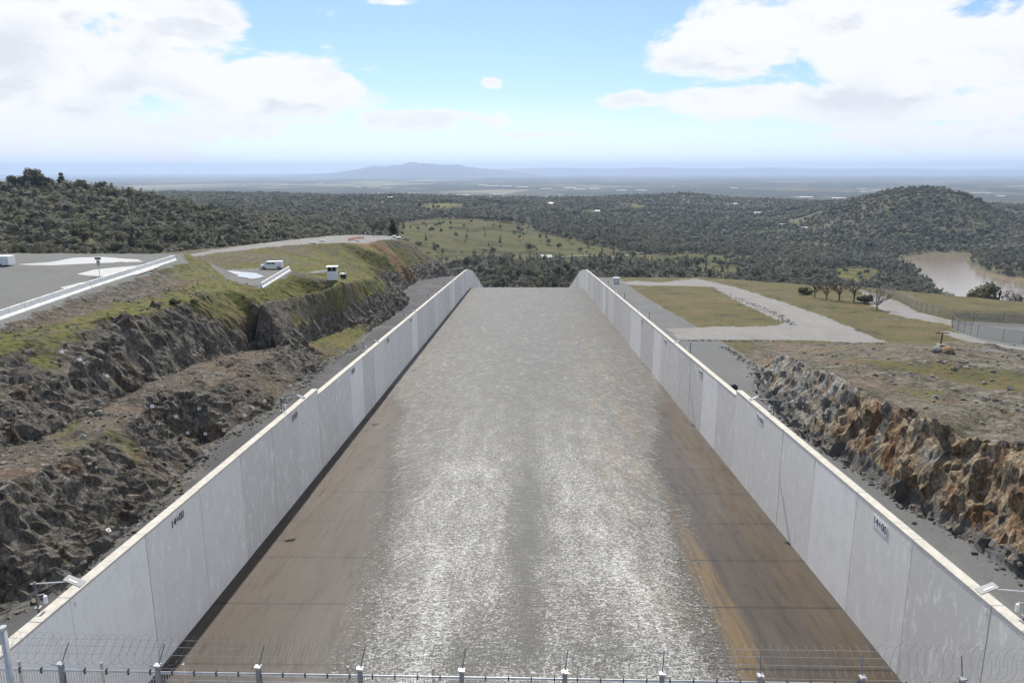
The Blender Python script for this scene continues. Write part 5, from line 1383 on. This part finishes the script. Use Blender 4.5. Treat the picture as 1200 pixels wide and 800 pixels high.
blobs = [(-60, 60, 300, 120, 1.0), (100, 70, 170, 66, .98), (225, 35, 80, 42, .95), (340, 100, 120, 40, .95), (440, 80, 46, 24, .72), (490, 142, 120, 16, .76), (250, 150, 300, 24, .72), (60, 178, 260, 12, .62), (640, 157, 70, 6, .62), (-40, 150, 200, 34, .8),
         (577, 96, 17, 10, .82), (470, 2, 60, 8, .7), (845, 60, 85, 50, .92), (985, 20, 200, 58, 1.0), (1170, 60, 170, 70, .92), (745, 118, 60, 14, .88), (860, 118, 120, 22, .95), (1060, 120, 190, 30, .84), (1150, 158, 190, 22, .72), (998, 181, 18, 6, .72), (670, 136, 14, 5, .66), (1100, 190, 150, 6, .55), (700, 186, 140, 4, .5), (700, 60, 70, 22, .42), (610, 42, 70, 12, .42)]
mask = None
for px, py, wx, wy, amp in blobs:
    d = ray(px, py); d = d/np.linalg.norm(d); a0, e0 = math.atan2(d[0], d[1]), math.asin(d[2])
    u_ = T.math('DIVIDE', T.math('SUBTRACT', azn, a0), wx/893.); v_ = T.math('DIVIDE', T.math('SUBTRACT', eln, e0), wy/893.)
    q = T.math('ADD', T.math('MULTIPLY', u_, u_), T.math('MULTIPLY', v_, v_))
    g_ = T.math('MULTIPLY', T.math('EXPONENT', T.math('MULTIPLY', q, -.75)), amp)
    mask = g_ if mask is None else T.math('MAXIMUM', mask, g_)
# heavy cloud added over the unseen upper dome to neutralise the fill light
high = T.math('MULTIPLY', T.step(eln, .28, .5), T.math('MULTIPLY', T.step(T.noise(cb.outputs[0], .45, 3), .34, .48), 1.1))
mask = T.math('MAXIMUM', mask, high)
dn = T.math('ADD', mask, T.math('MULTIPLY', T.math('SUBTRACT', nd, .5), 2.0))
cov = T.step(dn, .50, .70)
shade = T.noise(cb2.outputs[0], 5., 6, .55)
cb3 = T.n('ShaderNodeVectorMath', operation='ADD'); T.link(cb2.outputs[0], cb3.inputs[0]); cb3.inputs[1].default_value = (0, .05, 0)
nUp = T.noise(cb3.outputs[0], 8.5, 5, .60, .35)
sh2 = T.math('MULTIPLY', T.math('MAXIMUM', T.step(shade, .44, .62), T.step(T.math('SUBTRACT', nUp, nA), .0, .14)), T.step(dn, .60, .9))
cc = T.mix(T.math('MULTIPLY', sh2, .75), (5.1, 5.1, 5.15), (3.7, 3.82, 4.15))
skyc = T.mix(1., sky.outputs[0], (.45, .53, .64), 'MULTIPLY')
hor = T.math('MULTIPLY', T.step(T.math('MULTIPLY', eln, -1.), -.10, 0.), .7)
skyc = T.mix(hor, skyc, (5.2, 6.2, 7.2))
cc = T.mix(T.math('MULTIPLY', T.step(eln, .45, .8), .85), cc, (9.8, 9.5, 9.))   # unseen overhead cloud, brightened for stronger diffuse light
col = T.mix(T.math('MULTIPLY', cov, .97), skyc, cc)
T.link(col, bgn.inputs['Color']); bgn.inputs['Strength'].default_value = .1
# ------------------------------------------------------------------ camera and render settings
cam = bpy.data.cameras.new('camera'); cam.sensor_width = 36; cam.lens = 36*F/1200; cam.clip_end = 120000; cam.clip_start = .5
co_ = bpy.data.objects.new('camera', cam); C.objects.link(co_)
co_.matrix_world = Matrix(_R()).to_4x4(); sc.camera = co_
vs_ = sc.view_settings; vs_.view_transform = 'Standard'; vs_.look = 'None'; vs_.exposure = 1.0; vs_.gamma = 1.; vs_.use_curve_mapping = False
sc.render.engine = 'CYCLES'; cy = sc.cycles; cy.use_denoising = True; cy.max_bounces = 5; cy.diffuse_bounces = 2; cy.glossy_bounces = 2; cy.transparent_max_bounces = 12; cy.volume_bounces = 0
try: cy.denoiser = 'OPENIMAGEDENOISE'
except Exception: pass
